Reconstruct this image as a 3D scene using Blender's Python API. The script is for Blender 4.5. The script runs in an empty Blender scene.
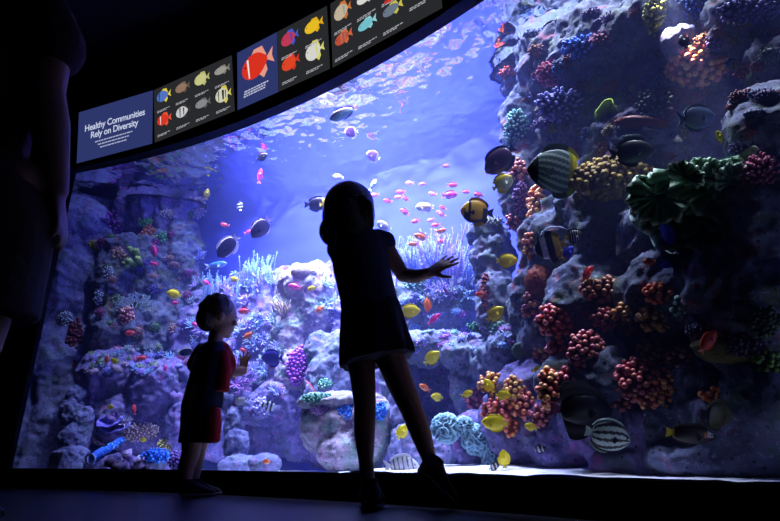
import bpy, bmesh, math, random
import numpy as np
from mathutils import Vector, Matrix
from mathutils.bvhtree import BVHTree
random.seed(7)
S = bpy.context.scene
COL = S.collection
PI = math.pi

# ------------------------------------------------------------------ camera and the frame of the place
F = 551.0
TH = math.radians(19.7)
CAMZ = 0.16
CX, CY, R = -3.852, -2.412, 6.0          # the curved window is part of a circle seen from inside
cam_d = bpy.data.cameras.new('camera')
cam_d.sensor_width = 36.0
cam_d.lens = 36.0 * F / 780.0
cam_d.clip_start = 0.02
cam = bpy.data.objects.new('camera', cam_d)
COL.objects.link(cam)
cam.location = (0, 0, CAMZ)
cam.rotation_euler = (PI / 2 + TH, 0, 0)
S.camera = cam
CAM = Vector((0, 0, CAMZ))
CUP = Vector((0, -math.sin(TH), math.cos(TH)))
CRT = Vector((1, 0, 0))
CFW = Vector((0, math.cos(TH), math.sin(TH)))


def ray(px, py):
    x = (px - 390) / F
    y = (260.5 - py) / F
    return CFW + CRT * x + CUP * y


def rc(px, py, t):
    """point on the sight line, t metres behind the window"""
    d = ray(px, py)
    a = d.x * d.x + d.y * d.y
    b = -2 * (d.x * CX + d.y * CY)
    c = CX * CX + CY * CY - (R + t) ** 2
    s = (-b + math.sqrt(b * b - 4 * a * c)) / (2 * a)
    return CAM + d * s, s


def gp(px, py, Y):
    d = ray(px, py)
    return CAM + d * (Y / d.y)


def mpp(px, py, Y):
    return (Y / ray(px, py).y) / F


def glassY(px, py):
    return rc(px, py, 0)[0].y


def lin(c):
    return c / 12.92 if c <= 0.04045 else ((c + 0.055) / 1.055) ** 2.4


def rgb(r, g, b):
    return (lin(r / 255), lin(g / 255), lin(b / 255))


# ------------------------------------------------------------------ materials
MATS = {}


def nodes(m):
    m.use_nodes = True
    nt = m.node_tree
    nt.nodes.clear()
    o = nt.nodes.new('ShaderNodeOutputMaterial')
    return nt, o


def plain(name, col, rough=0.6, spec=0.4, noise=0.15, nscale=30, bump=0.0, metallic=0.0, sheen=0.0):
    if name in MATS:
        return MATS[name]
    m = bpy.data.materials.new(name)
    nt, o = nodes(m)
    b = nt.nodes.new('ShaderNodeBsdfPrincipled')
    b.inputs['Roughness'].default_value = rough
    b.inputs['Specular IOR Level'].default_value = spec
    b.inputs['Metallic'].default_value = metallic
    b.inputs['Sheen Weight'].default_value = sheen
    tc = nt.nodes.new('ShaderNodeTexCoord')
    n = nt.nodes.new('ShaderNodeTexNoise')
    n.inputs['Scale'].default_value = nscale
    n.inputs['Detail'].default_value = 4
    nt.links.new(tc.outputs['Object'], n.inputs['Vector'])
    mx = nt.nodes.new('ShaderNodeMix')
    mx.data_type = 'RGBA'
    mx.inputs['A'].default_value = (*[c * (1 - noise) for c in col], 1)
    mx.inputs['B'].default_value = (*[min(1, c * (1 + noise)) for c in col], 1)
    nt.links.new(n.outputs['Fac'], mx.inputs['Factor'])
    nt.links.new(mx.outputs['Result'], b.inputs['Base Color'])
    if bump:
        bp = nt.nodes.new('ShaderNodeBump')
        bp.inputs['Strength'].default_value = bump
        bp.inputs['Distance'].default_value = 0.01
        nt.links.new(n.outputs['Fac'], bp.inputs['Height'])
        nt.links.new(bp.outputs['Normal'], b.inputs['Normal'])
    nt.links.new(b.outputs['BSDF'], o.inputs['Surface'])
    MATS[name] = m
    return m


def painted(name, rough=0.5, spec=0.4, nscale=40, bump=0.1, noise=0.25):
    """colour of the thing itself from its Col attribute, broken up by noise"""
    if name in MATS:
        return MATS[name]
    m = bpy.data.materials.new(name)
    nt, o = nodes(m)
    b = nt.nodes.new('ShaderNodeBsdfPrincipled')
    b.inputs['Roughness'].default_value = rough
    b.inputs['Specular IOR Level'].default_value = spec
    at = nt.nodes.new('ShaderNodeAttribute')
    at.attribute_name = 'Col'
    tc = nt.nodes.new('ShaderNodeTexCoord')
    n = nt.nodes.new('ShaderNodeTexNoise')
    n.inputs['Scale'].default_value = nscale
    n.inputs['Detail'].default_value = 3
    nt.links.new(tc.outputs['Object'], n.inputs['Vector'])
    mr = nt.nodes.new('ShaderNodeMapRange')
    mr.inputs['To Min'].default_value = 1 - noise
    mr.inputs['To Max'].default_value = 1 + noise
    nt.links.new(n.outputs['Fac'], mr.inputs['Value'])
    mu = nt.nodes.new('ShaderNodeMix')
    mu.data_type = 'RGBA'
    mu.blend_type = 'MULTIPLY'
    mu.inputs['Factor'].default_value = 1
    nt.links.new(at.outputs['Color'], mu.inputs['A'])
    nt.links.new(mr.outputs['Result'], mu.inputs['B'])
    nt.links.new(mu.outputs['Result'], b.inputs['Base Color'])
    if bump:
        bp = nt.nodes.new('ShaderNodeBump')
        bp.inputs['Strength'].default_value = bump
        bp.inputs['Distance'].default_value = 0.004
        nt.links.new(n.outputs['Fac'], bp.inputs['Height'])
        nt.links.new(bp.outputs['Normal'], b.inputs['Normal'])
    nt.links.new(b.outputs['BSDF'], o.inputs['Surface'])
    MATS[name] = m
    return m


def rock_mat(name, base, dark, moss, moss_amt=0.5, scale=1.0, pink=(0.35, 0.12, 0.3)):
    m = bpy.data.materials.new(name)
    nt, o = nodes(m)
    L = nt.links
    b = nt.nodes.new('ShaderNodeBsdfPrincipled')
    b.inputs['Roughness'].default_value = 0.85
    b.inputs['Specular IOR Level'].default_value = 0.2
    tc = nt.nodes.new('ShaderNodeTexCoord')

    def noise(sc, det=6, rough=0.6):
        n = nt.nodes.new('ShaderNodeTexNoise')
        n.inputs['Scale'].default_value = sc * scale
        n.inputs['Detail'].default_value = det
        n.inputs['Roughness'].default_value = rough
        L.new(tc.outputs['Object'], n.inputs['Vector'])
        return n

    def ramp(src, p0, p1):
        r = nt.nodes.new('ShaderNodeMapRange')
        r.inputs['From Min'].default_value = p0
        r.inputs['From Max'].default_value = p1
        L.new(src, r.inputs['Value'])
        return r.outputs['Result']

    def mix(fac, a, bb):
        x = nt.nodes.new('ShaderNodeMix')
        x.data_type = 'RGBA'
        L.new(fac, x.inputs['Factor'])
        if isinstance(a, tuple):
            x.inputs['A'].default_value = (*a, 1)
        else:
            L.new(a, x.inputs['A'])
        if isinstance(bb, tuple):
            x.inputs['B'].default_value = (*bb, 1)
        else:
            L.new(bb, x.inputs['B'])
        return x.outputs['Result']
    n1, n2, n3, n4 = noise(6), noise(18), noise(9, 3), noise(60, 4, 0.7)
    c = mix(ramp(n1.outputs['Fac'], 0.35, 0.65), dark, base)
    c = mix(ramp(n3.outputs['Fac'], 0.62 - 0.2 * moss_amt, 0.78 - 0.2 * moss_amt), c, moss)
    n5 = noise(14, 3)
    c = mix(ramp(n5.outputs['Fac'], 0.58, 0.7), c, pink)
    v = nt.nodes.new('ShaderNodeTexVoronoi')
    v.inputs['Scale'].default_value = 38 * scale
    L.new(tc.outputs['Object'], v.inputs['Vector'])
    c = mix(ramp(v.outputs['Distance'], 0.22, 0.12), c, tuple(x * 0.35 for x in dark))
    c = mix(ramp(n4.outputs['Fac'], 0.55, 0.75), c, tuple(min(1, x * 1.5 + .05) for x in base))
    L.new(c, b.inputs['Base Color'])
    bp = nt.nodes.new('ShaderNodeBump')
    bp.inputs['Strength'].default_value = 0.5
    bp.inputs['Distance'].default_value = 0.012
    L.new(n2.outputs['Fac'], bp.inputs['Height'])
    bp2 = nt.nodes.new('ShaderNodeBump')
    bp2.inputs['Strength'].default_value = 0.6
    bp2.inputs['Distance'].default_value = 0.005
    L.new(n4.outputs['Fac'], bp2.inputs['Height'])
    L.new(bp.outputs['Normal'], bp2.inputs['Normal'])
    L.new(bp2.outputs['Normal'], b.inputs['Normal'])
    L.new(b.outputs['BSDF'], o.inputs['Surface'])
    return m


def emit_mat(name, col, strength=1.0):
    if name in MATS:
        return MATS[name]
    m = bpy.data.materials.new(name)
    nt, o = nodes(m)
    e = nt.nodes.new('ShaderNodeEmission')
    e.inputs['Color'].default_value = (*col, 1)
    e.inputs['Strength'].default_value = strength
    nt.links.new(e.outputs['Emission'], o.inputs['Surface'])
    MATS[name] = m
    return m


# ------------------------------------------------------------------ objects
def link_mesh(name, me, parent=None):
    o = bpy.data.objects.new(name, me)
    COL.objects.link(o)
    if parent is not None:
        o.parent = parent
    return o


def mesh_from(name, verts, faces, mat=None, cols=None, smooth=True):
    me = bpy.data.meshes.new(name)
    me.from_pydata([tuple(v) for v in verts], [], faces)
    if mat:
        me.materials.append(mat)
    if cols is not None:
        a = me.attributes.new('Col', 'FLOAT_COLOR', 'POINT')
        arr = np.ones((len(verts), 4), dtype=np.float32)
        arr[:, :3] = np.asarray(cols, dtype=np.float32).reshape(len(verts), 3)
        a.data.foreach_set('color', arr.ravel())
    if smooth and len(me.polygons):
        me.polygons.foreach_set('use_smooth', np.ones(len(me.polygons), dtype=bool))
    me.update()
    return me


def tag(o, label=None, cat=None, group=None, kind=None):
    if label:
        o['label'] = label
    if cat:
        o['category'] = cat
    if group:
        o['group'] = group
    if kind:
        o['kind'] = kind
    return o


def empty(name, loc=(0, 0, 0)):
    o = bpy.data.objects.new(name, None)
    COL.objects.link(o)
    o.location = loc
    o.empty_display_size = 0.05
    return o


def baked(bm, mods):
    """apply modifiers to a bmesh and return plain arrays (verts, quads)"""
    me = bpy.data.meshes.new('tmp')
    bm.to_mesh(me)
    bm.free()
    o = bpy.data.objects.new('tmp', me)
    COL.objects.link(o)
    for k, kw in mods:
        md = o.modifiers.new(k, k)
        for a, b in kw.items():
            setattr(md, a, b)
    dg = bpy.context.evaluated_depsgraph_get()
    dg.update()
    ev = bpy.data.meshes.new_from_object(o.evaluated_get(dg))
    bpy.data.objects.remove(o)
    bpy.data.meshes.remove(me)
    return ev


def arc(name, r0, r1, z0, z1, a0, a1, mat, n=72, kind='structure'):
    vs, fs = [], []
    for i in range(n + 1):
        a = math.radians(a0 + (a1 - a0) * i / n)
        for r, z in ((r0, z0), (r1, z0), (r1, z1), (r0, z1)):
            vs.append((CX + r * math.cos(a), CY + r * math.sin(a), z))
    for i in range(n):
        for k in range(4):
            p, q = i * 4 + k, i * 4 + (k + 1) % 4
            fs.append((p, q, q + 4, p + 4))
    fs.append((0, 1, 2, 3))
    fs.append((n * 4 + 3, n * 4 + 2, n * 4 + 1, n * 4))
    me = mesh_from(name, vs, fs, mat, smooth=False)
    bm = bmesh.new()
    bm.from_mesh(me)
    bmesh.ops.recalc_face_normals(bm, faces=bm.faces)
    bm.to_mesh(me)
    bm.free()
    o = link_mesh(name, me)
    if kind:
        o['kind'] = kind
    return o


def box(name, x0, x1, y0, y1, z0, z1, mat, kind='structure'):
    vs = [(x, y, z) for x in (x0, x1) for y in (y0, y1) for z in (z0, z1)]
    fs = [(0, 1, 3, 2), (4, 6, 7, 5), (0, 4, 5, 1), (2, 3, 7, 6), (0, 2, 6, 4), (1, 5, 7, 3)]
    o = link_mesh(name, mesh_from(name, vs, fs, mat, smooth=False))
    if kind:
        o['kind'] = kind
    return o


# ------------------------------------------------------------------ numpy noise
_rng = np.random.RandomState(3)
_perm = np.concatenate([_rng.permutation(256)] * 3)
_grad = _rng.normal(size=(256, 3))
_grad /= np.linalg.norm(_grad, axis=1)[:, None]


def perlin(p):
    i = np.floor(p).astype(int)
    f = p - i
    u = f * f * f * (f * (f * 6 - 15) + 10)
    i &= 255
    out = 0
    for dx in (0, 1):
        for dy in (0, 1):
            for dz in (0, 1):
                h = _perm[_perm[_perm[(i[:, 0] + dx) & 255] + ((i[:, 1] + dy) & 255)] + ((i[:, 2] + dz) & 255)]
                g = _grad[h]
                d = (g * (f - np.array([dx, dy, dz]))).sum(1)
                w = (u[:, 0] if dx else 1 - u[:, 0]) * (u[:, 1] if dy else 1 - u[:, 1]) * (u[:, 2] if dz else 1 - u[:, 2])
                out = out + w * d
    return out * 1.5


def fbm(p, oct=4, gain=0.5):
    s, a = 0, 1.0
    for k in range(oct):
        s = s + a * perlin(p + 17.3 * k)
        p = p * 2.03
        a *= gain
    return s


def worley(p):
    i = np.floor(p).astype(int)
    best = np.full(len(p), 9.0)
    hid = np.zeros(len(p), dtype=int)
    for dx in (-1, 0, 1):
        for dy in (-1, 0, 1):
            for dz in (-1, 0, 1):
                c = i + np.array([dx, dy, dz])
                cc = c & 255
                h = _perm[_perm[_perm[cc[:, 0]] + cc[:, 1]] + cc[:, 2]]
                q = c + 0.5 + 0.4 * _grad[h]
                d = np.linalg.norm(p - q, axis=1)
                m = d < best
                best[m] = d[m]
                hid[m] = h[m]
    return best, hid


# ------------------------------------------------------------------ solid building blocks
def capsule(bm, p0, r0, p1, r1, seg=12, rings=4):
    """tapered rod with round ends"""
    p0, p1 = Vector(p0), Vector(p1)
    ax = p1 - p0
    L = ax.length
    if L < 1e-6:
        ax = Vector((0, 0, 1))
    ax.normalize()
    q = ax.orthogonal().normalized()
    w = ax.cross(q)
    prof = []
    for i in range(rings + 1):
        a = -PI / 2 + (PI / 2) * i / rings
        prof.append((p0 + ax * (r0 * math.sin(a)), r0 * math.cos(a)))
    for i in range(rings + 1):
        a = (PI / 2) * i / rings
        prof.append((p1 + ax * (r1 * math.sin(a)), r1 * math.cos(a)))
    prev = None
    first = last = None
    for c, r in prof:
        if r < 1e-5:
            v = bm.verts.new(c)
            ring = [v]
        else:
            ring = [bm.verts.new(c + (q * math.cos(2 * PI * k / seg) + w * math.sin(2 * PI * k / seg)) * r) for k in range(seg)]
        if prev is not None:
            if len(prev) == 1 and len(ring) == seg:
                for k in range(seg):
                    bm.faces.new((prev[0], ring[(k + 1) % seg], ring[k]))
            elif len(ring) == 1 and len(prev) == seg:
                for k in range(seg):
                    bm.faces.new((prev[k], prev[(k + 1) % seg], ring[0]))
            elif len(ring) == seg and len(prev) == seg:
                for k in range(seg):
                    bm.faces.new((prev[k], prev[(k + 1) % seg], ring[(k + 1) % seg], ring[k]))
        prev = ring


def ellipsoid(bm, c, e1, e2, e3, sub=2):
    """e1, e2, e3: half-axis vectors"""
    r = bmesh.ops.create_icosphere(bm, subdivisions=sub, radius=1.0)
    M = Matrix((e1, e2, e3)).transposed()
    flip = M.determinant() < 0
    for v in r['verts']:
        v.co = Vector(c) + M @ v.co
    if flip:
        fs = set(f for v in r['verts'] for f in v.link_faces)
        bmesh.ops.reverse_faces(bm, faces=list(fs))


def loft(bm, rings, seg=20):
    """closed elliptical loft: rings of (centre, half-axis a, half-axis b)"""
    prev = None
    for c, a, b in rings:
        ring = [bm.verts.new(Vector(c) + Vector(a) * math.cos(2 * PI * k / seg) + Vector(b) * math.sin(2 * PI * k / seg)) for k in range(seg)]
        if prev:
            for k in range(seg):
                bm.faces.new((prev[k], prev[(k + 1) % seg], ring[(k + 1) % seg], ring[k]))
        else:
            bm.faces.new(list(reversed(ring)))
        prev = ring
    bm.faces.new(prev)


def voxel_mesh(bm, size, smooth=0):
    bmesh.ops.recalc_face_normals(bm, faces=bm.faces)
    mods = [('REMESH', dict(mode='VOXEL', voxel_size=size, use_smooth_shade=True))]
    if smooth:
        mods.append(('SMOOTH', dict(iterations=smooth, factor=0.5)))
    return baked(bm, mods)


def rebase(me, loc):
    n = len(me.vertices)
    a = np.empty(n * 3, dtype=np.float32)
    me.vertices.foreach_get('co', a)
    a = a.reshape(n, 3) - np.array(loc, dtype=np.float32)
    me.vertices.foreach_set('co', a.ravel())
    me.update()
    return me

# ================================================================== THE ROOM
T = 0.92                                   # depth of the tank behind the window
A0, A1 = 20.0, 73.45                       # the window's arc
ZS, ZT = 0.105, 2.0
black = plain('black_paint', rgb(14, 14, 18), 0.7, 0.2, 0.2, 20)
navy = plain('ceiling_navy', rgb(30, 34, 62), 0.8, 0.2, 0.15, 8)
carpet = plain('dark_floor', rgb(15, 15, 24), 0.42, 0.5, 0.3, 14, 0.08)
tankblue = plain('tank_back_blue', rgb(62, 72, 190), 0.7, 0.2, 0.12, 2.5)
tankside = plain('tank_side', rgb(50, 50, 80), 0.8, 0.2, 0.2, 5)

box('floor', -5, 4.5, -2.5, 4.2, -0.05, 0.0, carpet)
ceil_top = box('ceiling', -6, 4.5, -2.5, 5.2, 2.95, 3.0, navy)
for i, (x0, y0, x1, y1) in enumerate([(-3.4, 1.2, 1.3, 1.9), (-2.2, 0.4, -0.6, 3.6)]):
    d = Vector((x1 - x0, y1 - y0, 0))
    n = Vector((-d.y, d.x, 0)).normalized() * 0.006
    a, b = Vector((x0, y0, 2.945)), Vector((x1, y1, 2.945))
    vs = [a - n, a + n, b + n, b - n] + [v + Vector((0, 0, 0.006)) for v in (a - n, a + n, b + n, b - n)]
    o = link_mesh('trim_%d' % (i + 3), mesh_from('seam', vs, [(0, 1, 2, 3), (7, 6, 5, 4), (0, 4, 5, 1), (1, 5, 6, 2), (2, 6, 7, 3), (3, 7, 4, 0)], black, smooth=False))
    o['kind'] = 'structure'
arc('wall_under_window', R - 0.003, R + 0.014, 0.0, ZS - 0.012, A0, 90, black)
arc('trim_1', R - 0.010, R + 0.0015, ZS - 0.012, ZS, A0, A1, black)
arc('wall_above_window', R - 0.012, R + 0.016, ZT, 2.95, A0, 90, black)
arc('trim_2', R - 0.05, R - 0.012, ZT, ZT + 0.022, A0, A1, black)
arc('wall_left', R - 0.03, R + 0.001, ZS - 0.012, 2.95, A1, 90, black, 24)
arc('wall_tank_back', R + T, R + T + 0.05, -0.02, 2.95, A0 - 2, 86, tankblue)
arc('wall_tank_left', R + 0.062, R + T, -0.02, 2.95, 83.5, 84.2, tankside, 2)
arc('wall_tank_right', R + 0.062, R + T, -0.02, 2.95, A0 - 2, A0 - 1.3, tankside, 2)

# the curved pane
gm = bpy.data.materials.new('clear_acrylic')
nt, o = nodes(gm)
tr = nt.nodes.new('ShaderNodeBsdfTransparent')
tr.inputs['Color'].default_value = (0.985, 0.99, 1.0, 1)
gl = nt.nodes.new('ShaderNodeBsdfGlossy')
gl.inputs['Roughness'].default_value = 0.02
mx = nt.nodes.new('ShaderNodeMixShader')
fr = nt.nodes.new('ShaderNodeFresnel')
fr.inputs['IOR'].default_value = 1.2
geo = nt.nodes.new('ShaderNodeNewGeometry')
inv = nt.nodes.new('ShaderNodeMath')
inv.operation = 'SUBTRACT'
inv.inputs[0].default_value = 1.0
nt.links.new(geo.outputs['Backfacing'], inv.inputs[1])
mul = nt.nodes.new('ShaderNodeMath')
mul.operation = 'MULTIPLY'
nt.links.new(fr.outputs['Fac'], mul.inputs[0])
nt.links.new(inv.outputs['Value'], mul.inputs[1])
nt.links.new(mul.outputs['Value'], mx.inputs['Fac'])
nt.links.new(tr.outputs['BSDF'], mx.inputs[1])
nt.links.new(gl.outputs['BSDF'], mx.inputs[2])
nt.links.new(mx.outputs['Shader'], o.inputs['Surface'])
pane = arc('window_1', R + 0.002, R + 0.014, ZS - 0.004, ZT + 0.004, A0, A1, gm, 120)

# water body (haze that scatters blue)
WZ = 2.015
wm = bpy.data.materials.new('water_haze')
nt, o = nodes(wm)
vs_ = nt.nodes.new('ShaderNodeVolumeScatter')
vs_.inputs['Color'].default_value = (0.30, 0.36, 1.0, 1)
vs_.inputs['Density'].default_value = 0.085
vs_.inputs['Anisotropy'].default_value = 0.2
va = nt.nodes.new('ShaderNodeVolumeAbsorption')
va.inputs['Color'].default_value = (0.45, 0.6, 1.0, 1)
va.inputs['Density'].default_value = 0.18
ad = nt.nodes.new('ShaderNodeAddShader')
nt.links.new(vs_.outputs['Volume'], ad.inputs[0])
nt.links.new(va.outputs['Volume'], ad.inputs[1])
nt.links.new(ad.outputs['Shader'], o.inputs['Volume'])
arc('water', R + 0.0145, R + T + 0.004, 0.0, WZ + 0.03, A0 - 0.6, 83.4, wm, 72)

# rippled water surface, mirror seen from below at a slant, clear when seen steeply
sm = bpy.data.materials.new('water_surface')
nt, o = nodes(sm)
tr = nt.nodes.new('ShaderNodeBsdfTransparent')
gl = nt.nodes.new('ShaderNodeBsdfGlossy')
gl.inputs['Roughness'].default_value = 0.06
gl.inputs['Color'].default_value = (0.92, 0.95, 1.0, 1)
lw = nt.nodes.new('ShaderNodeLayerWeight')
lw.inputs['Blend'].default_value = 0.5
mr = nt.nodes.new('ShaderNodeMapRange')
mr.inputs['From Min'].default_value = 0.13
mr.inputs['From Max'].default_value = 0.25
mr.inputs['To Min'].default_value = 0.06
mr.inputs['To Max'].default_value = 0.95
nt.links.new(lw.outputs['Facing'], mr.inputs['Value'])
mx = nt.nodes.new('ShaderNodeMixShader')
nt.links.new(mr.outputs['Result'], mx.inputs['Fac'])
nt.links.new(tr.outputs['BSDF'], mx.inputs[1])
nt.links.new(gl.outputs['BSDF'], mx.inputs[2])
nt.links.new(mx.outputs['Shader'], o.inputs['Surface'])
na, nr = 520, 110
ang = np.radians(np.linspace(A0 - 0.6, 83.4, na))
rad = np.linspace(R + 0.0145, R + T + 0.01, nr)
AA, RR = np.meshgrid(ang, rad, indexing='ij')
X = CX + RR * np.cos(AA)
Y = CY + RR * np.sin(AA)
pp = np.stack([X.ravel(), Y.ravel(), np.zeros(X.size)], 1)
h = 0.010 * perlin(pp * np.array([5, 5, 1]) + 3.1) + 0.0065 * perlin(pp * 13 + 9.7) + 0.0028 * perlin(pp * 31 + 1.2) + 0.0012 * perlin(pp * 60 + 4.4)
pp[:, 2] = WZ + h
idx = np.arange(na * nr).reshape(na, nr)
q = np.stack([idx[:-1, :-1], idx[1:, :-1], idx[1:, 1:], idx[:-1, 1:]], -1).reshape(-1, 4)
o = link_mesh('water_surface', mesh_from('water_surface', pp, q.tolist(), sm))
o['kind'] = 'structure'


# ------------------------------------------------------------------ the lamps over the tank and two added fill strips
def polar(a, t, z):
    a = math.radians(a)
    return Vector((CX + (R + t) * math.cos(a), CY + (R + t) * math.sin(a), z))


def lamp(name, a, t, z, w, hgt, power, col, aim=(0, 0, -1), spread=PI, shape='RECTANGLE'):
    d = bpy.data.lights.new(name, 'AREA')
    d.shape = shape
    d.size = w
    d.size_y = hgt
    d.energy = power
    d.color = col
    d.spread = spread
    o = bpy.data.objects.new(name, d)
    COL.objects.link(o)
    o.location = polar(a, t, z)
    ar = math.radians(a)
    rad = Vector((math.cos(ar), math.sin(ar), 0))
    tan = Vector((-math.sin(ar), math.cos(ar), 0))
    z_ = -(rad * aim[0] + tan * aim[1] + Vector((0, 0, aim[2]))).normalized()
    x_ = tan
    y_ = z_.cross(x_).normalized()
    x_ = y_.cross(z_)
    M = Matrix((x_, y_, z_)).transposed()
    o.rotation_euler = M.to_euler()
    return o


WHITE_BLUE = (0.50, 0.58, 1.0)
NARROW = math.radians(62)
lamp('tank_or_fill_lamp', 60.0, 0.055, 2.88, 0.95, 0.06, 80, WHITE_BLUE, (0.42, 0, -1), math.radians(90))
lamp('tank_or_fill_lamp', 52.0, 0.055, 2.88, 1.0, 0.06, 105, WHITE_BLUE, (0.42, 0, -1), math.radians(90))
lamp('tank_or_fill_lamp', 60.5, 0.035, 2.30, 0.8, 0.04, 22, (0.72, 0.74, 1.0), (0.9, 0, -1), math.radians(84))  # added fill strip behind the fascia, brightens the fish from the window side
lamp('tank_or_fill_lamp', 52.5, 0.035, 2.30, 0.8, 0.04, 30, (0.72, 0.74, 1.0), (0.9, 0, -1), math.radians(84))  # second added fill strip for the fish, no lamp known here
lamp('tank_or_fill_lamp', 57.0, 0.30, 2.88, 1.5, 0.20, 70, (0.42, 0.46, 1.0), (0.45, 0, -1), NARROW)
lamp('tank_or_fill_lamp', 56.0, 0.70, 2.86, 1.5, 0.20, 30, (0.30, 0.32, 1.0), (0.35, 0, -1), NARROW)
lamp('tank_or_fill_lamp', 69.0, 0.055, 2.88, 0.7, 0.06, 7, (0.36, 0.42, 1.0), (0.3, 0, -1), math.radians(110))
lamp('tank_or_fill_lamp', 44.0, 0.05, 2.90, 0.5, 0.05, 24, (0.72, 0.78, 1.0), (0.2, 0, -1), math.radians(110))
lamp('tank_or_fill_lamp', 37.0, 0.05, 2.90, 0.8, 0.05, 42, (0.72, 0.78, 1.0), (0.2, 0, -1), math.radians(110))
# the small white spot lamp that picks out the orange polyps at the upper right
sp = bpy.data.lights.new('spot_lamp', 'SPOT')
sp.energy = 200
sp.color = (1.0, 0.95, 0.8)
sp.spot_size = math.radians(20)
sp.spot_blend = 0.4
sp.shadow_soft_size = 0.02
so = bpy.data.objects.new('spot_lamp', sp)
COL.objects.link(so)
tgt = rc(688, 56, 0.22)[0]
so.location = rc(668, 46, 0.10)[0] + Vector((0, 0, .42))
so.rotation_euler = (tgt - so.location).to_track_quat('-Z', 'Y').to_euler()

w = bpy.data.worlds.new('world')
S.world = w
w.use_nodes = True
w.node_tree.nodes['Background'].inputs['Color'].default_value = (0.2, 0.25, 0.6, 1)
w.node_tree.nodes['Background'].inputs['Strength'].default_value = 0.004

# ================================================================== THE SIGNS
def text_mesh(s, size, mat, parent, name, M, align='CENTER', shear=0.0, squeeze=1.0, bold=0.0):
    cu = bpy.data.curves.new('t', 'FONT')
    cu.body = s
    cu.size = size
    cu.align_x = align
    cu.offset = bold
    cu.space_character = 0.95
    to = bpy.data.objects.new('t', cu)
    COL.objects.link(to)
    dg = bpy.context.evaluated_depsgraph_get()
    dg.update()
    me = bpy.data.meshes.new_from_object(to.evaluated_get(dg))
    bpy.data.objects.remove(to)
    me.materials.clear()
    me.materials.append(mat)
    o = link_mesh(name, me, parent)
    o.matrix_local = M @ Matrix.Diagonal((squeeze, 1, 1, 1))
    return o


sign_navy = emit_mat('screen_navy', rgb(48, 58, 112), 0.9)
sign_grey = emit_mat('screen_grey', rgb(46, 47, 50), 0.8)
ink = emit_mat('screen_white', rgb(206, 214, 240), 0.95)
ink2 = emit_mat('screen_caption', rgb(176, 178, 186), 0.8)


def flat(name, polys, parent, z0=0.002):
    """a printed picture on the panel: list of (points, colour)"""
    vs, fs, mi, mats = [], [], [], []
    for k, (pts, col) in enumerate(polys):
        m = emit_mat('ink_%d_%d_%d' % col, rgb(*col), 0.9)
        if m not in mats:
            mats.append(m)
        b = len(vs)
        vs += [(x, y, z0 + 0.0004 * k) for x, y in pts]
        fs.append(tuple(range(b, b + len(pts))))
        mi.append(mats.index(m))
    me = mesh_from(name, vs, fs, None, smooth=False)
    for m in mats:
        me.materials.append(m)
    me.polygons.foreach_set('material_index', mi)
    return link_mesh(name, me, parent)


def fish_picture(parent, x, y, L, Hh, body, fin, marks=(), flip=1, rot=0.0):
    """a printed fish facing left"""
    c, s = math.cos(rot), math.sin(rot)

    def tr(pts):
        return [(x + (px * c - py * s) * L * flip, y + (px * s + py * c) * L) for px, py in pts]
    H = Hh / 2
    out = []
    out.append((tr([(0.25, 0.0), (0.5, 0.2), (0.45, 0.0), (0.5, -0.2)]), fin))
    out.append((tr([(-0.22, H * .7), (-0.05, H * 1.3), (0.2, H * 1.2), (0.3, H * .3)]), fin))
    out.append((tr([(0.0, -H * .8), (0.15, -H * 1.35), (0.28, -H * .9), (0.25, -H * .3)]), fin))
    ov = []
    for k in range(20):
        a = 2 * PI * k / 20
        r = math.cos(a)
        ov.append((-0.08 + 0.4 * r, H * math.sin(a) * (1 if r < 0 else 1 - 0.45 * r * r)))
    out.append((tr(ov), body))
    for (mx_, mw, col) in marks:
        hh = H * math.sqrt(max(0.02, 1 - ((mx_ + 0.08) / 0.4) ** 2)) * (0.95 if mx_ < -0.08 else 0.75)
        out.append((tr([(mx_ - mw, hh * .92), (mx_ + mw, hh * .92), (mx_ + mw * .6, -hh * .92), (mx_ - mw * .6, -hh * .92)]), col))
    e = [(-0.36 + 0.025 * math.cos(2 * PI * k / 8), H * .25 + 0.025 * math.sin(2 * PI * k / 8)) for k in range(8)]
    out.append((tr(e), (20, 20, 22)))
    return flat('fish_picture', out, parent)


def caption(parent, x, y, w, rows=2, hgt=0.006, align='L', mat_col=(176, 178, 186), shorter=0.75):
    polys = []
    rr = random.Random(int(x * 1000) + int(y * 77))
    for r in range(rows):
        ww = w * (1 if r == 0 else shorter)
        xx = x if align == 'L' else x - ww / 2
        end = xx + ww
        while xx < end - 0.004:
            k = min(end - xx, rr.uniform(0.012, 0.03))
            yy = y - r * hgt * 2.0
            polys.append(([(xx, yy), (xx + k, yy), (xx + k, yy + hgt), (xx, yy + hgt)], mat_col))
            xx += k + 0.005
    o = flat('caption', polys, parent)
    return o


SZ, SH = 2.085, 0.385


def sign_angle(px, py):
    p = rc(px, py, -0.02)[0]
    return math.degrees(math.atan2(p.y - CY, p.x - CX)), p.z


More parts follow.
